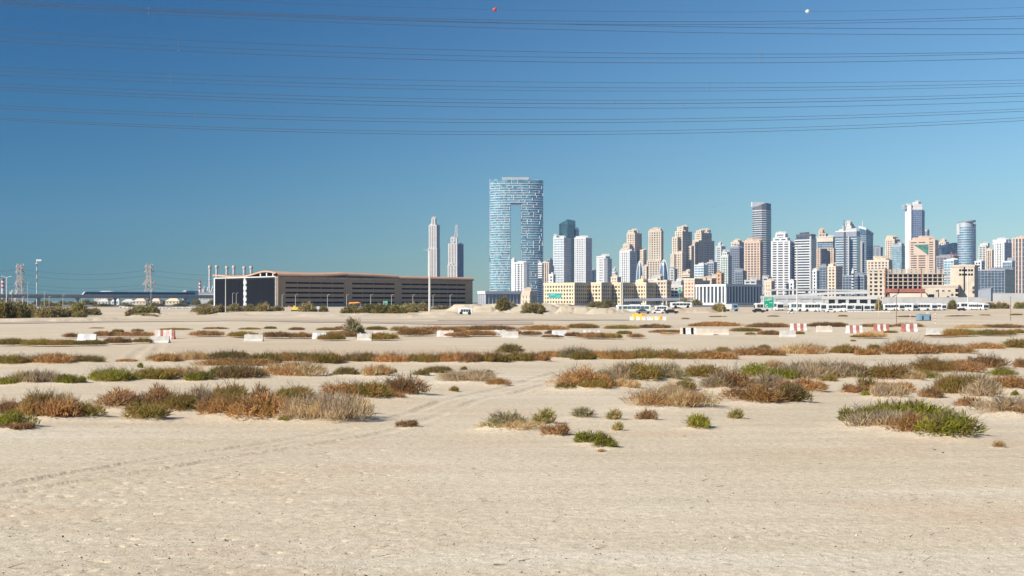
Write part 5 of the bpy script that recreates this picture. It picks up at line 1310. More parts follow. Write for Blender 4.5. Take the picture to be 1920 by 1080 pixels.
for px, i, j, lab in ((279, 1, 4, 'spacer on the top bundle at left'), (335, 5, 7, 'spacer on the second bundle at left'), (320, 8, 10, 'spacer on the third bundle at left'), (457, 11, 13, 'spacer on the fourth bundle at left'),
   (1513, 3, 4, 'spacer on the top bundle at right'), (1428, 5, 7, 'spacer on the second bundle at right'), (1330, 8, 10, 'spacer on the third bundle at right'), (1283, 12, 13, 'spacer on the fourth bundle right of middle'), (1152, 11, 12, 'spacer on the fourth bundle near the middle'), (366, 14, 15, 'spacer on the second lowest pair at left')):
    a, c = cable_at(px, float(np.polyval(CABFIT[i], px))), cable_at(px, float(np.polyval(CABFIT[j], px)))
    R = thing('cable_spacer', 'small grey '+lab, 'spacer', c, 0, 'cable spacers'); b = MB(); h = a[2]-c[2]
    b.tube((0, 0, -.1), (0, 0, h+.1), .022, .022, 6); b.build('rod', M['spacergrey'], R)
    for z in (0, h): q = MB(); q.box(-.09, .09, -.06, .06, z-.09, z+.09); q.build('clamp', M['spacergrey'], R)

# ------------------------------------------------------------------ trees and bushes along the far edge
def tree_mesh(style, v):
    k = ('tree', style, v)
    if k not in PROTO:
        a = blades(500+v*7+len(style), 2300, .13, .020, .25, 14, hump=.62, core=.3)
        st = stems(600+v, 14, hump=.6, r=.014); sm = bpy.data.meshes.new('trunk'); sm.from_pydata(st.v, [], st.f); sm.materials.append(M['trunk'])
        PROTO[k] = (mesh_of(a, 'crown', LEAF[style]), sm)
    return PROTO[k]
def tree(cx, base, w, h, style, label, group=None, name='bush_tree', cat='tree', dY=0):
    Y = DEP(base)+dY; W = w*Y/F*1.1; Hh = h*Y/F*1.12; x = PX(cx, Y); rg = random.Random(int(cx*7+base))
    t = thing(name, label, cat, (x, Y, gz(x, Y)-.05), rg.uniform(0, 6.28), group); t.scale = (W, W, Hh/.6)
    for nm, me in zip(('crown', 'trunk'), tree_mesh(style, rg.randrange(4))):
        o = bpy.data.objects.new(nm, me); C.objects.link(o); o.parent = t
LT = 'bushy trees along the sandy edge at left'
for a in ((10, 597, 46, 36, 'treegreen', 'dark green tree cut by the left edge'), (36, 596, 40, 32, 'treegreen', 'dark tree right of the lamp post at far left'), (58, 595, 34, 24, 'treeolive', 'pale olive tree third from the left edge'),
  (82, 596, 40, 24, 'treeolive', 'wide olive bush tree in the left row'), (104, 596, 40, 25, 'treeolive', 'pale olive bush tree left of the dark round one'), (122, 595, 30, 20, 'treeolive', 'low olive bush just left of the dark round one'),
  (147, 593, 38, 27, 'treegreen', 'dark round tree near the right end of the left row'), (150, 596, 30, 13, 'treeolive', 'low bush at the foot of the dark round tree'), (172, 592, 34, 15, 'treeolive', 'last low bush ending the left row'),
  (248, 593, 30, 15, 'treeolive', 'low bush at the left foot of the green tree group'), (262, 589, 36, 19, 'treegreen', 'left half of the green tree group below the pylon'), (284, 588, 32, 18, 'treegreen', 'right half of the green tree group below the pylon'),
  (272, 594, 46, 8, 'treeolive', 'flat bush in front of the green tree group'), (388, 591, 36, 20, 'treeolive', 'olive bush left of the black louvred end'), (372, 586, 24, 12, 'treeolive', 'small olive bush left of the black louvred end'),
  (412, 586, 30, 16, 'treeolive', 'first pale bush under the black louvred end'), (440, 585, 34, 16, 'treeolive', 'second pale bush under the black louvred end'), (466, 585, 32, 15, 'treeolive', 'third pale bush under the black louvred end'),
  (494, 585, 36, 18, 'treeolive', 'fourth pale bush, at the brown building corner'), (519, 583, 26, 11, 'treeolive', 'small bush at the brown building corner'),
  (576, 585, 34, 20, 'treeolive', 'olive bush right of the yellow digger'), (604, 585, 26, 12, 'treeolive', 'low grey bush right of the white post sign'),
  (662, 588, 40, 18, 'treeolive', 'first bush of the green hedge before the brown building'), (690, 587, 36, 19, 'treegreen', 'second bush of the green hedge before the brown building'), (716, 588, 40, 20, 'treegreen', 'greenest bush of the hedge before the brown building'),
  (742, 588, 38, 18, 'treegreen', 'fourth bush of the green hedge before the brown building'), (768, 586, 36, 20, 'treeolive', 'fifth bush of the hedge before the brown building'), (792, 584, 30, 18, 'treeolive', 'last bush of the hedge left of the tall lamp post'),
  (830, 580, 44, 8, 'treeolive', 'low green strip of bush right of the tall lamp post'), (866, 577, 24, 7, 'treeolive', 'bush on the sand heap above the white minibus'), (892, 578, 30, 7, 'treeolive', 'bush right of the sand heap above the white minibus')):
    tree(*a, group=LT if a[0] < 200 else ('bushes before the brown building' if 380 < a[0] < 800 else None))
for a in ((943, 587, 36, 24, 'treegreen', 'dark bush tree on the sand left of the middle heap'), (958, 586, 20, 12, 'greygreen', 'low grey bush right foot of the dark bush tree'), (995, 589, 42, 25, 'treeolive', 'largest olive tree on the sand heaps'), (1011, 588, 22, 16, 'treegreen', 'dark right side of the largest olive tree'),
  (1052, 587, 14, 8, 'treegreen', 'thin small tree right of the largest olive tree'), (1067, 582, 22, 12, 'treeolive', 'round bush on the sand heap right of the small thin tree'), (1118, 577, 34, 13, 'treeolive', 'olive bush on the crest left of the white buses'), (1138, 576, 30, 15, 'treegreen', 'green bush on the crest left of the white buses'),
  (1134, 583, 18, 12, 'treeolive', 'low bush on the slope left of the white buses'), (1266, 575, 26, 11, 'treeolive', 'left bush behind the white minibuses'), (1284, 574, 36, 15, 'treeolive', 'wide bush behind the white minibuses'), (1305, 573, 24, 13, 'treeolive', 'right bush before the white pillared building'),
  (1349, 585, 30, 20, 'treeolive', 'round olive tree left of the white truck'), (662, 631, 50, 34, 'greygreen', 'grey green round bush standing alone behind the barriers at left'), (1647, 583, 12, 26, 'treeolive', 'narrow tree among the parked buses'), (1786, 580, 20, 18, 'treegreen', 'pointed dark tree among the buses at right'),
  (1856, 579, 30, 12, 'treeolive', 'first bush right of the last bus'), (1878, 579, 34, 13, 'treeolive', 'second bush right of the last bus'), (1914, 579, 28, 14, 'treegreen', 'dark bush at the right edge by the tan wall'), (1667, 582, 24, 8, 'treeolive', 'low bush before the parked buses')):
    tree(*a)

for i in range(26):                                 # trees seen under and behind the viaduct
    rg = random.Random(900+i); px = 6+i*15.6+rg.uniform(-5, 5); Yt = rg.uniform(1130, 1160) if i % 3 else 800.0
    W = rg.uniform(9, 15); Hh = rg.uniform(4.5, 7.5) if i % 3 else rg.uniform(2.2, 3.6); t = thing('bush_tree', ORD26(i)+' dark tree from the left, in the row under the viaduct', 'tree', (PX(px, Yt), Yt, 0), rg.uniform(0, 6.28), 'dark trees under the viaduct'); t.scale = (W, W, Hh/.6)
    for nm, me in zip(('crown', 'trunk'), tree_mesh('treegreen' if i % 4 else 'treeolive', rg.randrange(4))): o = bpy.data.objects.new(nm, me); C.objects.link(o); o.parent = t
# ------------------------------------------------------------------ vehicles
def bus(px0, px1, base, top, label, head=90, glassm='busglass', roofm='carwhite', group='white buses parked in a row', L=11.0):
    """head: degrees the nose is turned; 0 = nose right, -90 = nose to the camera"""
    Y = DEP(base); w = (px1-px0)*Y/F; x = PX((px0+px1)/2, Y); a = math.radians(head); Hh = (base-top)*Y/F; wid = 2.5
    if abs(math.sin(a)) < .3: L = w
    elif abs(math.cos(a)) < .3: wid = min(2.6, w)
    R = thing('parked_bus', label, 'bus', (x, Y+(L/2*abs(math.sin(a)) if abs(math.sin(a)) > .3 else wid/2), gz(x, Y)), a, group)
    b = MB(); e = .18; pr = [(-wid/2, .35), (wid/2, .35), (wid/2, Hh-.45), (wid/2-e, Hh-.1), (wid/2-.6, Hh), (-wid/2+.6, Hh), (-wid/2+e, Hh-.1), (-wid/2, Hh-.45)]
    n = len(pr); xs = [(-L/2, .97), (-L/2+.25, 1), (L/2-.4, 1), (L/2, .95)]
    for X, s in xs: b.v += [(X, y*s, .35+(z-.35)*(s if s < 1 else 1)) for y, z in pr]
    for k in range(3):
        for i in range(n): j = (i+1) % n; b.f.append((k*n+i, k*n+j, (k+1)*n+j, (k+1)*n+i)); b.m.append(0)
    b.f.append(tuple(reversed(range(n)))); b.m.append(0); b.f.append(tuple(3*n+i for i in range(n))); b.m.append(0)
    body = b.build('body', M[roofm], R)
    g0, g1 = .47*Hh, .84*Hh
    for s in (-1, 1):
        m = max(4, int(L/1.5)); q = MB()
        for i in range(m): x0 = -L/2+.5+(L-1.2)*i/m; q.box(x0+.05, x0+(L-1.2)/m-.05, min(s*wid/2*1.004, s*(wid/2-.05)), max(s*(wid/2+.02), s*(wid/2-.05)), g0, g1)
        q.build('side_window', M[glassm], R, kind='stuff')
    q = MB(); q.hexa([(L/2-.1, -wid*.43, .36*Hh), (L/2+.02, -wid*.43, .36*Hh), (L/2+.02, wid*.43, .36*Hh), (L/2-.1, wid*.43, .36*Hh), (L/2-.2, -wid*.42, .86*Hh), (L/2-.005, -wid*.42, .86*Hh), (L/2-.005, wid*.42, .86*Hh), (L/2-.2, wid*.42, .86*Hh)]); q.build('windscreen', M[glassm], R)
    for xx in (-L*.28, L*.30):
        for s in (-1, 1):
            q = MB(); q.tube((xx, s*wid/2-.3*(s > 0)-(-.0), .48), (xx, s*wid/2+(.02 if s > 0 else .3), .48), .46, .46, 14); q.build('wheel', M['tyre'], R)
    q = MB(); q.box(L/2-.05, L/2+.08, -wid*.44, wid*.44, .4, .62); q.build('bumper', M['cargrey'], R)
    q = MB(); q.box(-L*.2, L*.1, -wid*.3, wid*.3, Hh+.003, Hh+.2); q.build('roof_unit', M['carwhite'], R)
    return R
bus(1156, 1220, 586.2, 572, 'long white bus with green windows behind the lamp post, leftmost', 180, 'busglassgreen')
bus(1228, 1252, 584, 573, 'short white minibus right of the long leftmost bus', 180)
bus(1258, 1298, 584, 573.3, 'white minibus nearest the round olive tree', 0)
bus(1416, 1445, 584, 568, 'beige bus half hidden by the big green sign', 180, 'busglass', 'offwhite')
bus(1455, 1472, 583, 567, 'bus showing its dark front right of the big green sign', -90)
bus(1480, 1506, 583.5, 567, 'white bus with a teal roof line behind the tall lamp post', 180, 'busglassgreen')
bus(1507, 1537, 584.5, 568.3, 'big white bus side on with long dark windows', 0)
bus(1539, 1550, 584.8, 568, 'bus facing the camera right of the big side on bus', -90)
bus(1551, 1586, 584, 569, 'long white bus with a car parked before it', 0)
bus(1588, 1600, 584.3, 568.4, 'first of three buses facing the camera beside the narrow tree', -90)
bus(1603, 1616, 584, 568.6, 'second of three buses facing the camera beside the narrow tree', -90)
bus(1620, 1632, 584, 569, 'third of three buses facing the camera beside the narrow tree', -90)
bus(1656, 1684, 583, 570, 'white bus half behind the low bush', 180)
bus(1686, 1697, 583.2, 569.3, 'bus front between the low bush and a side on bus', -90)
bus(1699, 1716, 583, 569, 'bus front turned to the right, beside the side on bus', -70)
bus(1717, 1746, 582.6, 569, 'white bus side on, left of the pointed dark tree', 180)
bus(1747, 1758, 582.4, 569, 'bus front left of the pointed dark tree', -90)
bus(1766, 1775, 582, 569.5, 'narrow bus front right beside the pointed dark tree', -90)
bus(1799, 1838, 581, 567, 'white bus behind the rightmost lamp post', 180)
bus(1838, 1852, 581.5, 569, 'grey fronted bus at the right end of the row', -80, 'busglass', 'carwhite')
bus(1632, 1640, 583.5, 570, 'small van like bus before the narrow tree', -90)
bus(859, 886, 590, 577.3, 'white minibus alone on the sand heaps', 180, group=None)

def car(px0, px1, base, label, mat, group='cars parked near the buses', H=1.45):
    Y = DEP(base); L = 4.5; x = PX((px0+px1)/2, Y); R = thing('parked_car', label, 'car', (x, Y+.9, gz(x, Y)), 0, group); k = (px1-px0)*Y/F/4.5; R.scale = (k, k, k)
    pr = [(-2.2, .3), (2.2, .3), (2.25, .65), (1.9, .85), (1.0, .95), (.35, 1.42), (-1.0, 1.45), (-1.75, 1.0), (-2.2, .9)]
    b = MB(); n = len(pr)
    for y, s in ((-.85, 1), (.85, 1)): b.v += [(X, y*(1 if z < 1 else .82), z) for X, z in pr]
    for i in range(n): j = (i+1) % n; b.f.append((i, n+i, n+j, j)); b.m.append(0)
    b.f.append(tuple(range(n))); b.m.append(0); b.f.append(tuple(n+i for i in reversed(range(n)))); b.m.append(0); b.build('body', M[mat], R)
    for s in (-1, 1):
        q = MB(); q.quad((-1.5, s*.865, .98), (.75, s*.865, .98), (.3, s*.72, 1.36), (-.95, s*.72, 1.38)); q.build('side_window', M['busglass'], R)
        for X in (-1.35, 1.35): q = MB(); q.tube((X, s*.88, .33), (X, s*.66, .33), .33, .33, 12); q.build('wheel', M['tyre'], R)
    q = MB(); q.quad((1.0, -.8, .965), (1.0, .8, .965), (.37, .68, 1.43), (.37, -.68, 1.43)); q.build('windscreen', M['busglass'], R)
car(1193, 1221, 588.5, 'dark grey car above the yellow roadwork barrier', 'cargrey'); car(1223, 1248, 588.2, 'white car between two dark cars', 'carwhite'); car(1247, 1273, 588.4, 'black car right of the white car', 'carblack')
car(1412, 1436, 586.5, 'black car below the big green sign', 'carblack'); car(1549, 1570, 585.5, 'white car parked before the long white bus', 'carwhite'); car(1478, 1492, 588, 'white pickup like car by the foot of the tall lamp post', 'carwhite'); car(1797, 1813, 582.5, 'dark car at the front of the rightmost buses', 'carblack')
for i, (px, bs) in enumerate(((229, 577), (303, 579), (316, 579.2), (329, 578.8), (341, 578.5), (354, 578), (362, 577.6), (508, 579.5), (237, 578))):
    car(px-6, px+6, bs, ['white car below the leftmost villas', 'leftmost white car in the row under the viaduct', 'second white car in the row under the viaduct', 'third white car in the row under the viaduct', 'fourth white car in the row under the viaduct', 'fifth white car in the row under the viaduct', 'last white car in the row under the viaduct', 'pale car at the foot of the brown building corner', 'white van like car beside the one below the villas'][i], 'carwhite', 'white cars parked under the viaduct' if i != 7 else None)

def truck():
    Y = DEP(583.5); x = PX(1375, Y); R = thing('parked_truck', 'white box truck with a blue cab side beside the round olive tree', 'truck', (x, Y+1.2, gz(x, Y))); w = 26*Y/F
    b = MB(); b.box(-w/2, -w*.1, -1.2, 1.2, .8, 2.7); b.build('cargo_box', M['white'], R)
    b = MB(); b.hexa([(-w*.08, -1.1, .6), (w*.42, -1.1, .6), (w*.42, 1.1, .6), (-w*.08, 1.1, .6), (-w*.08, -1.1, 2.8), (w*.30, -1.0, 2.8), (w*.30, 1.0, 2.8), (-w*.08, 1.1, 2.8)]); b.build('cab', M['skipblue'], R)
    b = MB(); b.box(w*.02, w*.28, -1.13, -1.09, 1.5, 2.3); b.build('side_window', M['busglass'], R)
    for X in (-w*.35, w*.25):
        for s in (-1, 1): q = MB(); q.tube((X, s*1.12, .45), (X, s*.85, .45), .45, .45, 12); q.build('wheel', M['tyre'], R)
truck()
def digger():
    Y = DEP(584); x = PX(549, Y); R = thing('yellow_digger', 'yellow digger with orange arm before the brown building', 'digger', (x, Y+1, gz(x, Y))); R.scale = (.62, .62, .62)
    b = MB(); b.box(-.5, 2.6, -1.2, 1.2, .7, 2.0); b.build('body', M['yellowplastic'], R); b = MB(); b.box(.2, 1.5, -1, 1, 2.003, 3.1); b.build('cab', M['yellowplastic'], R)
    for s in (-1, 1): q = MB(); q.box(-1, 3, s*1.2-.3, s*1.2+.3, 0, .69); q.build('track', M['tyre'], R)
    q = MB(); q.tube((-.3, 0, 1.6), (-2.6, 0, 3.1), .22, .18, 6); q.tube((-2.6, 0, 3.1), (-4.2, 0, 1.0), .18, .14, 6); q.build('arm', M['orange'], R)
    q = MB(); q.box(-4.7, -3.8, -.5, .5, .3, 1.0); q.build('bucket', M['cream'], R)
digger()
R = thing('shade_tent', 'flat orange red canopy in front of the brown building', 'canopy', (PX(665, 520), 520, 0)); b = MB(); w = 11.5*520/F; b.hexa([(-w, 0, 2.5), (w, 0, 2.9), (w, 3, 2.9), (-w, 3, 2.5), (-w*.9, .2, 3.2), (w*.4, .2, 3.3), (w*.4, 2.8, 3.3), (-w*.9, 2.8, 3.2)]); b.build('cover', M['orange'], R)
b = MB()
for X in (-w+.2, w-.2):
    for yy in (.2, 2.8): b.tube((X, yy, 0), (X, yy, 2.5), .06, .06, 6)
b.build('posts', M['steel'], R, kind='stuff')

# ------------------------------------------------------------------ lamp posts and signs
def lamp(px, base, top, label, Y=None, r=.12, arm=1.2, double=False, group=None, mat='offwhite'):
    Y = Y or DEP(base); x = PX(px, Y); z0 = gz(x, Y); H = PZ(top, Y)-z0; R = thing('lamp_post', label, 'lamp post', (x, Y, z0), 0, group)
    b = MB(); b.tube((0, 0, -.3), (0, 0, H), r*1.3, r*.8, 8); b.build('pole', M[mat], R)
    for s in ((-1, 1) if double else (1,)):
        q = MB(); q.tube((0, 0, H-.1), (s*arm, 0, H+.25), .06, .05, 6); a = q.build('arm', M[mat], R); q = MB(); q.box(min(s*arm, s*(arm+.45)), max(s*arm, s*(arm+.45)), -.15, .15, H+.17, H+.28); q.build('lamp_head', M[mat], R)
    q = MB(); q.box(-.3, .3, -.3, .3, -.1, .35); q.build('base', M['concgrey'], R)
lamp(12.5, 597, 520, 'lamp post at far left before the dark trees', r=.11, arm=.7, double=True); lamp(423, 589, 521, 'lamp post in front of the black louvred end', r=.12, arm=.8)
lamp(805.5, 590, 470, 'tallest lamp post, in front of the right part of the brown building', r=.27, arm=1.2, double=True); lamp(1167, 588, 530, 'lamp post in front of the leftmost long bus', r=.16, arm=.6); lamp(1494.5, 585, 463, 'tall lamp post in front of the towers with many balcony bands', r=.20, arm=1.0, double=True)
lamp(1814.5, 581.5, 497, 'lamp post in front of the building site right wing', r=.18, arm=.9, double=True)
for i, px in enumerate((436, 443, 529, 554, 614, 650, 695, 734, 774, 812, 844)):
    lamp(px, 575, 553 if i > 1 else 550, ORD[i]+' thin street lamp from the left, before the brown building', 560, .09, .6, group='thin street lamps before the brown building')
for i, px in enumerate((22, 43, 52, 83, 92, 118, 153, 283)):
    lamp(px, 575, (548, 556, 530, 547, 556, 553, 560, 545)[i], ORD[i]+' thin lamp post from the left, before the viaduct', 640, .10, .7, group='thin lamp posts before the viaduct')
for px, base, top, lab, mt in ((1647.5, 592, 560, 'thin pale pole rising from the sand by the narrow tree', 'cream'), (1681, 606, 553, 'thin dark pole behind the red and white barriers', 'woodstem'), (1895, 603, 556, 'thin dark pole on the sand near the right edge', 'woodstem'), (1355, 596, 580, 'short thin stick standing below the round olive tree', 'cream')):
    Y = DEP(base); x = PX(px, Y); R = thing('thin_pole', lab, 'pole', (x, Y, gz(x, Y))); b = MB(); H = (base-top)*Y/F; b.tube((0, 0, -.2), (0, 0, H), .05, .04, 6); b.build('pole', M[mt], R); b = MB(); b.box(-.09, .09, -.09, .09, H-.12, H+.1); b.build('cap', M['steel'], R)

def sign(label, px0, px1, py0, py1, Y, mat='signgreen', rows=(), arrow=False, post=2, back='white'):
    x = PX((px0+px1)/2, Y); w = (px1-px0)/2*Y/F; z0, z1 = PZ(py1, Y), PZ(py0, Y); R = thing('road_sign', label, 'sign', (x, Y, 0))
    b = MB(); b.box(-w, w, 0, .12, z0, z1); b.build('frame', M[back], R); q = MB(); e = .04*(z1-z0)+.03; q.box(-w+e, w-e, -.03, -.002, z0+e, z1-e); p = q.build('board', M[mat], R)
    if rows:
        q = MB()
        for (ra, rb, t, th) in rows: q.box(-w+2*w*ra, -w+2*w*rb, -.045, -.032, z1-(z1-z0)*(t+th), z1-(z1-z0)*t)
        q.build('lettering', M['white'], p, kind='stuff')
    if arrow:
        q = MB(); c = (-w*.35, z0+(z1-z0)*.2); r = .11*(z1-z0)
        for k in range(9):
            a0, a1 = math.radians(60+30*k), math.radians(60+30*(k+1))
            q.tube((c[0]+r*math.cos(a0), -.05, c[1]+r*math.sin(a0)), (c[0]+r*math.cos(a1), -.05, c[1]+r*math.sin(a1)), .035*(z1-z0), .035*(z1-z0), 5)
        q.build('arrow', M['white'], p)
    for i in range(post):
        q = MB(); X = 0 if post == 1 else (-w*.7+1.4*w*i); q.tube((X, .22, -.3), (X, .22, z1-.2), .09, .09, 8); q.build('post', M['steel'], R)
sign('big green road sign with white lettering in front of the beige bus', 1431.5, 1451.5, 555.5, 578, 360, rows=[(.12, .3, .10, .035), (.36, .82, .12, .05), (.12, .24, .22, .035), (.3, .78, .24, .05), (.12, .6, .33, .03), (.55, .85, .52, .04)], arrow=True)
sign('small tall green sign above the white minibuses', 1271.5, 1277.5, 538, 549, 700, post=1, rows=[(.2, .8, .2, .08), (.2, .7, .4, .08)])
sign('small green sign in front of the brown building', 718.5, 726.5, 564.5, 573, 420, 'signgreen', rows=[(.2, .8, .25, .08)])
sign('wide teal roadside billboard before the longest yellow block', 1028.5, 1053, 549.5, 559, 620, 'signteal', rows=[(.1, .5, .3, .1), (.55, .9, .55, .08)])
sign('small white post sign before the brown building', 594, 599, 574.5, 580, 360, 'offwhite', post=1)

# ------------------------------------------------------------------ barriers on the sand
def barrier(px0, px1, base, top, cols, label, group='concrete barriers on the sand', rough=0):
    Y = DEP(base); w = (px1-px0)*Y/F; h = (base-top)*Y/F; x = PX((px0+px1)/2, Y); rg = random.Random(int(px0)); R = thing('road_barrier', label, 'barrier', (x, Y+.3, gz(x, Y)-.03), rg.uniform(-.06, .06), group)
    n = len(cols); pr = [(-.32, 0), (.32, 0), (.32, .12), (.16, .38), (.10, 1), (-.10, 1), (-.16, .38), (-.32, .12)]
    for i, c in enumerate(cols):
        b = MB(); x0, x1 = -w/2+w*i/n, -w/2+w*(i+1)/n; k = len(pr); j0 = rg.uniform(-.02, .02)*rough; b.v += [(x0+.004, y, z*h*(1+j0)) for y, z in pr]+[(x1-.004, y, z*h*(1+rg.uniform(-.05, .02)*rough)) for y, z in pr]
        for q in range(k): r_ = (q+1) % k; b.f.append((q, r_, k+r_, k+q)); b.m.append(0)
        b.f.append(tuple(reversed(range(k)))); b.m.append(0); b.f.append(tuple(k+q for q in range(k))); b.m.append(0)
        b.build('segment' if n > 1 else 'block', M[c], R)
    for s in (-.3, .3): b = MB(); b.box(w*s-.06, w*s+.06, -.05, .05, h+.002, h+.09); b.build('lifting_loop', M['steel'], R)
W_, Rd, G_, K_, Sb, P_ = 'barwhite', 'barred', 'bargrey', 'stonebar', 'sandbar', 'barpink'
for a in ((144, 179, 638.5, 625, [W_, G_, W_], 'white barrier with a grey middle, leftmost'), (289, 326, 636.5, 618.5, [P_, W_, Rd, W_, P_, W_, Rd], 'red and white barrier behind a pale block at left'), (280, 316, 643, 630, [K_], 'pale grey block in front of the left red and white barrier'),
  (457, 492, 640.5, 627, [K_], 'plain grey block left of the grey green round bush'), (585, 611, 636.5, 624, [W_, G_, W_], 'white and grey barrier beside the far left scrub strip'), (669, 697, 639, 625.5, [K_], 'grey block at the foot of the grey green round bush'),
  (699, 718, 633, 621, [P_, W_, P_], 'faded pink barrier right of the grey green round bush'), (819, 850, 633, 621, [W_, P_, W_, P_, W_], 'faded pink and white barrier alone in the scrub'), (926, 948, 630, 620, [W_, K_], 'white barrier behind a grey block left of the middle'),
  (941, 972, 635, 622, [K_], 'grey block in front of a white barrier left of the middle'), (1035, 1062, 631, 620.5, [W_, G_, W_, G_, W_], 'white and grey striped barrier in the middle'), (1276, 1306, 625.5, 613, ['sandbar', 'black', W_, W_, 'black', W_], 'white barrier with black patches'),
  (1306, 1337, 627, 614, [Sb], 'first sandy block right of the black patched barrier'), (1338, 1367, 626.5, 614.5, [Sb], 'second sandy block right of the black patched barrier'), (1483, 1513, 620, 606, [W_, Rd, W_, Rd, W_], 'red and white barrier behind a grey block, first on the right'),
  (1463, 1493, 630, 617.5, [K_], 'grey block before the first red and white barrier on the right'), (1532, 1561, 622, 610, [Sb], 'sandy plain block between two red and white barriers'), (1588, 1618, 624, 609, [W_, Rd, W_, Rd, W_], 'red and white barrier left of a dry shrub'),
  (1640, 1668, 621, 607.5, [Rd, W_, Rd, W_, Rd], 'red ended barrier right of a dry shrub'), (1692, 1721, 622, 606.5, [Rd, W_, Rd, W_], 'red and white barrier nearest the blue cabin'), (1739, 1769, 629, 614.5, [K_], 'sandy grey block below the blue cabin')):
    barrier(*a)
barrier(1094, 1125, 630.5, 619, [W_, K_, W_, K_, K_, W_], 'rough broken pale barrier right of the middle', rough=2.5)
for i, px in enumerate((1184.5, 1196.5, 1207, 1216, 1221, 1231, 1246)): barrier(px-3.2, px+3.2, 600.3, 593.2, [W_], ['first small white block below the yellow barrier', 'second small white block below the yellow barrier', 'third small white block below the yellow barrier', 'fourth small white block, thin, right of the yellow barrier', 'fifth small white block, thin, right of the yellow barrier', 'sixth small white block, second from the right end', 'last small white block at the right end'][i], 'small white blocks by the yellow barrier')
def ybar(px0, px1, base, top, label, m1, m2):
    Y = DEP(base); w = (px1-px0)*Y/F/2; h = (base-top)*Y/F; x = PX((px0+px1)/2, Y); R = thing('roadwork_barrier', label, 'barrier', (x, Y, gz(x, Y)))
    for i in range(4):
        b = MB(); x0 = -w+2*w*i/4; b.hexa([(x0+.02, -.3, 0), (x0+w/2-.02, -.3, 0), (x0+w/2-.02, .3, 0), (x0+.02, .3, 0), (x0+.02, -.12, h*(.86+.14*(i % 2))), (x0+w/2-.02, -.12, h*(.86+.14*(i % 2))), (x0+w/2-.02, .12, h*(.86+.14*(i % 2))), (x0+.02, .12, h*(.86+.14*(i % 2)))]); b.build('panel', M[m1 if i < 3 else m2], R)
ybar(1185, 1210, 597, 585.5, 'yellow and orange roadwork barrier behind the small white blocks', 'yellowplastic', 'orange'); ybar(1222, 1243, 597, 590.5, 'low yellow roadwork barrier right of the taller one', 'yellowplastic', 'orange')
def cabin():
    Y = DEP(604); x = PX(1735, Y); w = 22*Y/F; R = thing('site_cabin', 'small blue grey cabin on the sand between striped posts', 'cabin', (x, Y, gz(x, Y)))
    b = MB(); b.box(-w/2, w/2, 0, 1.6, .12, 1.22); b.build('body', M['skipblue'], R); b = MB(); b.box(-w/2-.05, w/2+.05, -.05, 1.65, 0, .119); b.build('base_frame', M['darkgrey'], R)
    for X in (-w*.22, w*.40): q = MB(); q.box(X-.09, X+.09, -.05, -.002, .2, .9); q.build('dark_post', M['black'], R)
    q = MB(); q.box(w*.18, w*.34, .2, .6, 1.223, 1.5); q.build('roof_box', M['cream'], R)
cabin()
for px, base, top, cols, lab in ((1723.5, 603, 590, ('white', 'black'), 'black and white striped post at the left of the blue cabin'), (1754, 607, 588.5, ('white', 'redpaint'), 'red and white striped post right of the blue cabin'), (1707, 604.5, 592, ('white', 'redpaint'), 'red and white striped post left of the blue cabin')):
    Y = DEP(base); x = PX(px, Y); R = thing('striped_post', lab, 'post', (x, Y, gz(x, Y))); H = (base-top)*Y/F
    for k in range(7): q = MB(); q.tube((0, 0, H*k/7), (0, 0, H*(k+1)/7-.005), .08, .08, 8); q.build('band', M[cols[k % 2]], R)
me = None
for i in range(15):
    px = 1592+i*5.3; Y = DEP(585.2); x = PX(px, Y); b = MB(); b.hexa([(-.4, -.25, 0), (.4, -.25, 0), (.4, .25, 0), (-.4, .25, 0), (-.34, -.2, .34), (.34, -.2, .34), (.34, .2, .34), (-.34, .2, .34)])
    o = b.build('kerb_block', M['barwhite'], loc=(x, Y, gz(x, Y))); tag(o, ORD[i]+' small white kerb block from the left, in line before the buses', 'block', 'white kerb blocks before the buses')
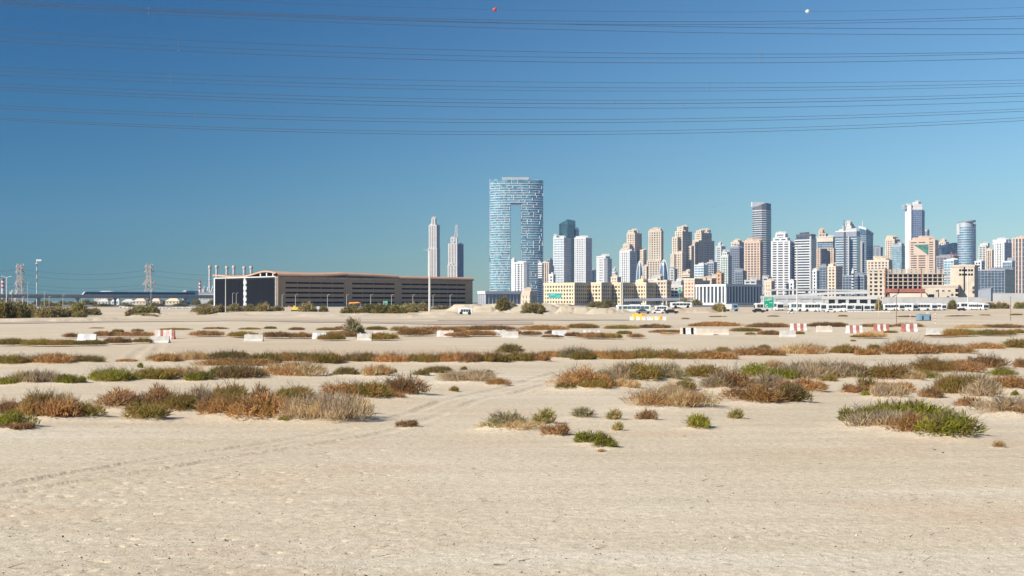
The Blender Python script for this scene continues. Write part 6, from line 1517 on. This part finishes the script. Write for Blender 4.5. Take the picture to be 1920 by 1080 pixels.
# dark edge of the far sand road
for nm, y0, y1, x0, x1 in (('sand_road', 603.2, 606.5, -200, 1000), ('sand_road', 598.8, 600.8, 820, 1180)):
    b = MB(); n = 60; ya, yb = DEP(y1), DEP(y0)
    for i in range(n):
        pa, pb = x0+(x1-x0)*i/n, x0+(x1-x0)*(i+1)/n; q = []
        for px, Yv in ((pa, ya), (pb, ya), (pb, yb), (pa, yb)): Yw = Yv*(1+.06*math.sin(px/190.)); X = PX(px, Yw); q.append((X, Yw, gz(X, Yw)+.06))
        b.quad(*q)
    o = b.build(nm, paint('packed_sand_road', (.36, .28, .21), .95, .12, .3), kind='structure')
# birds
for px, py, lab in ((1381, 350, 'tiny dark bird high over the tall dark banded tower'), (1339, 388, 'tiny pale bird over the sand coloured towers')):
    Y = 260; b = MB(); s = .5; b.tri((-s, 0, .12), (0, -.12, 0), (0, .12, 0)); b.tri((s, 0, .12), (0, .12, 0), (0, -.12, 0)); b.tube((0, -.3, 0), (0, .25, 0), .07, .03, 6)
    o = b.build('flying_bird', M['darkgrey'], loc=(PX(px, Y), Y, PZ(py, Y))); tag(o, lab, 'bird')
# ------------------------------------------------------------------ scrub, pebbles, air
for k, e in enumerate(SHRUBS):
    if len((STYLE_WORDS[e[4]]+e[5]).split()) > 15: print('LONG', STYLE_WORDS[e[4]], e[5])
    shrub(k, e, STYLE_WORDS[e[4]]+', '+e[5], 'desert shrubs on the open sand')
for k, e in enumerate(FAR_SHRUBS):
    same = sorted(f[0]+f[1]*1e-4 for f in FAR_SHRUBS if f[4:] == e[4:]); i = same.index(e[0]+e[1]*1e-4)
    lab = STYLE_WORDS[e[4]]+' '+STRIP[e[5]]
    shrub(1000+k, e, 'low '+lab if len(same) == 1 else ORD[i]+' low '+STYLE_WORDS[e[4]]+' from the left '+STRIP[e[5]], 'far scrub '+STRIP[e[5]], True)
make_pebbles()
HAZE = 7.5e-5
if HAZE:
    hm = bpy.data.materials.new('haze'); hm.use_nodes = True; n = hm.node_tree.nodes; n.remove(n['Principled BSDF'])
    pv = n.new('ShaderNodeVolumePrincipled'); pv.inputs['Color'].default_value = (.45, .62, 1.0, 1); pv.inputs['Density'].default_value = HAZE; pv.inputs['Anisotropy'].default_value = 0.2
    hm.node_tree.links.new(pv.outputs[0], n['Material Output'].inputs['Volume'])
    b = MB(); b.box(-4000, 4000, -600, 4200, -2.0, 330); o = b.build('haze', hm); tag(o, kind='stuff')
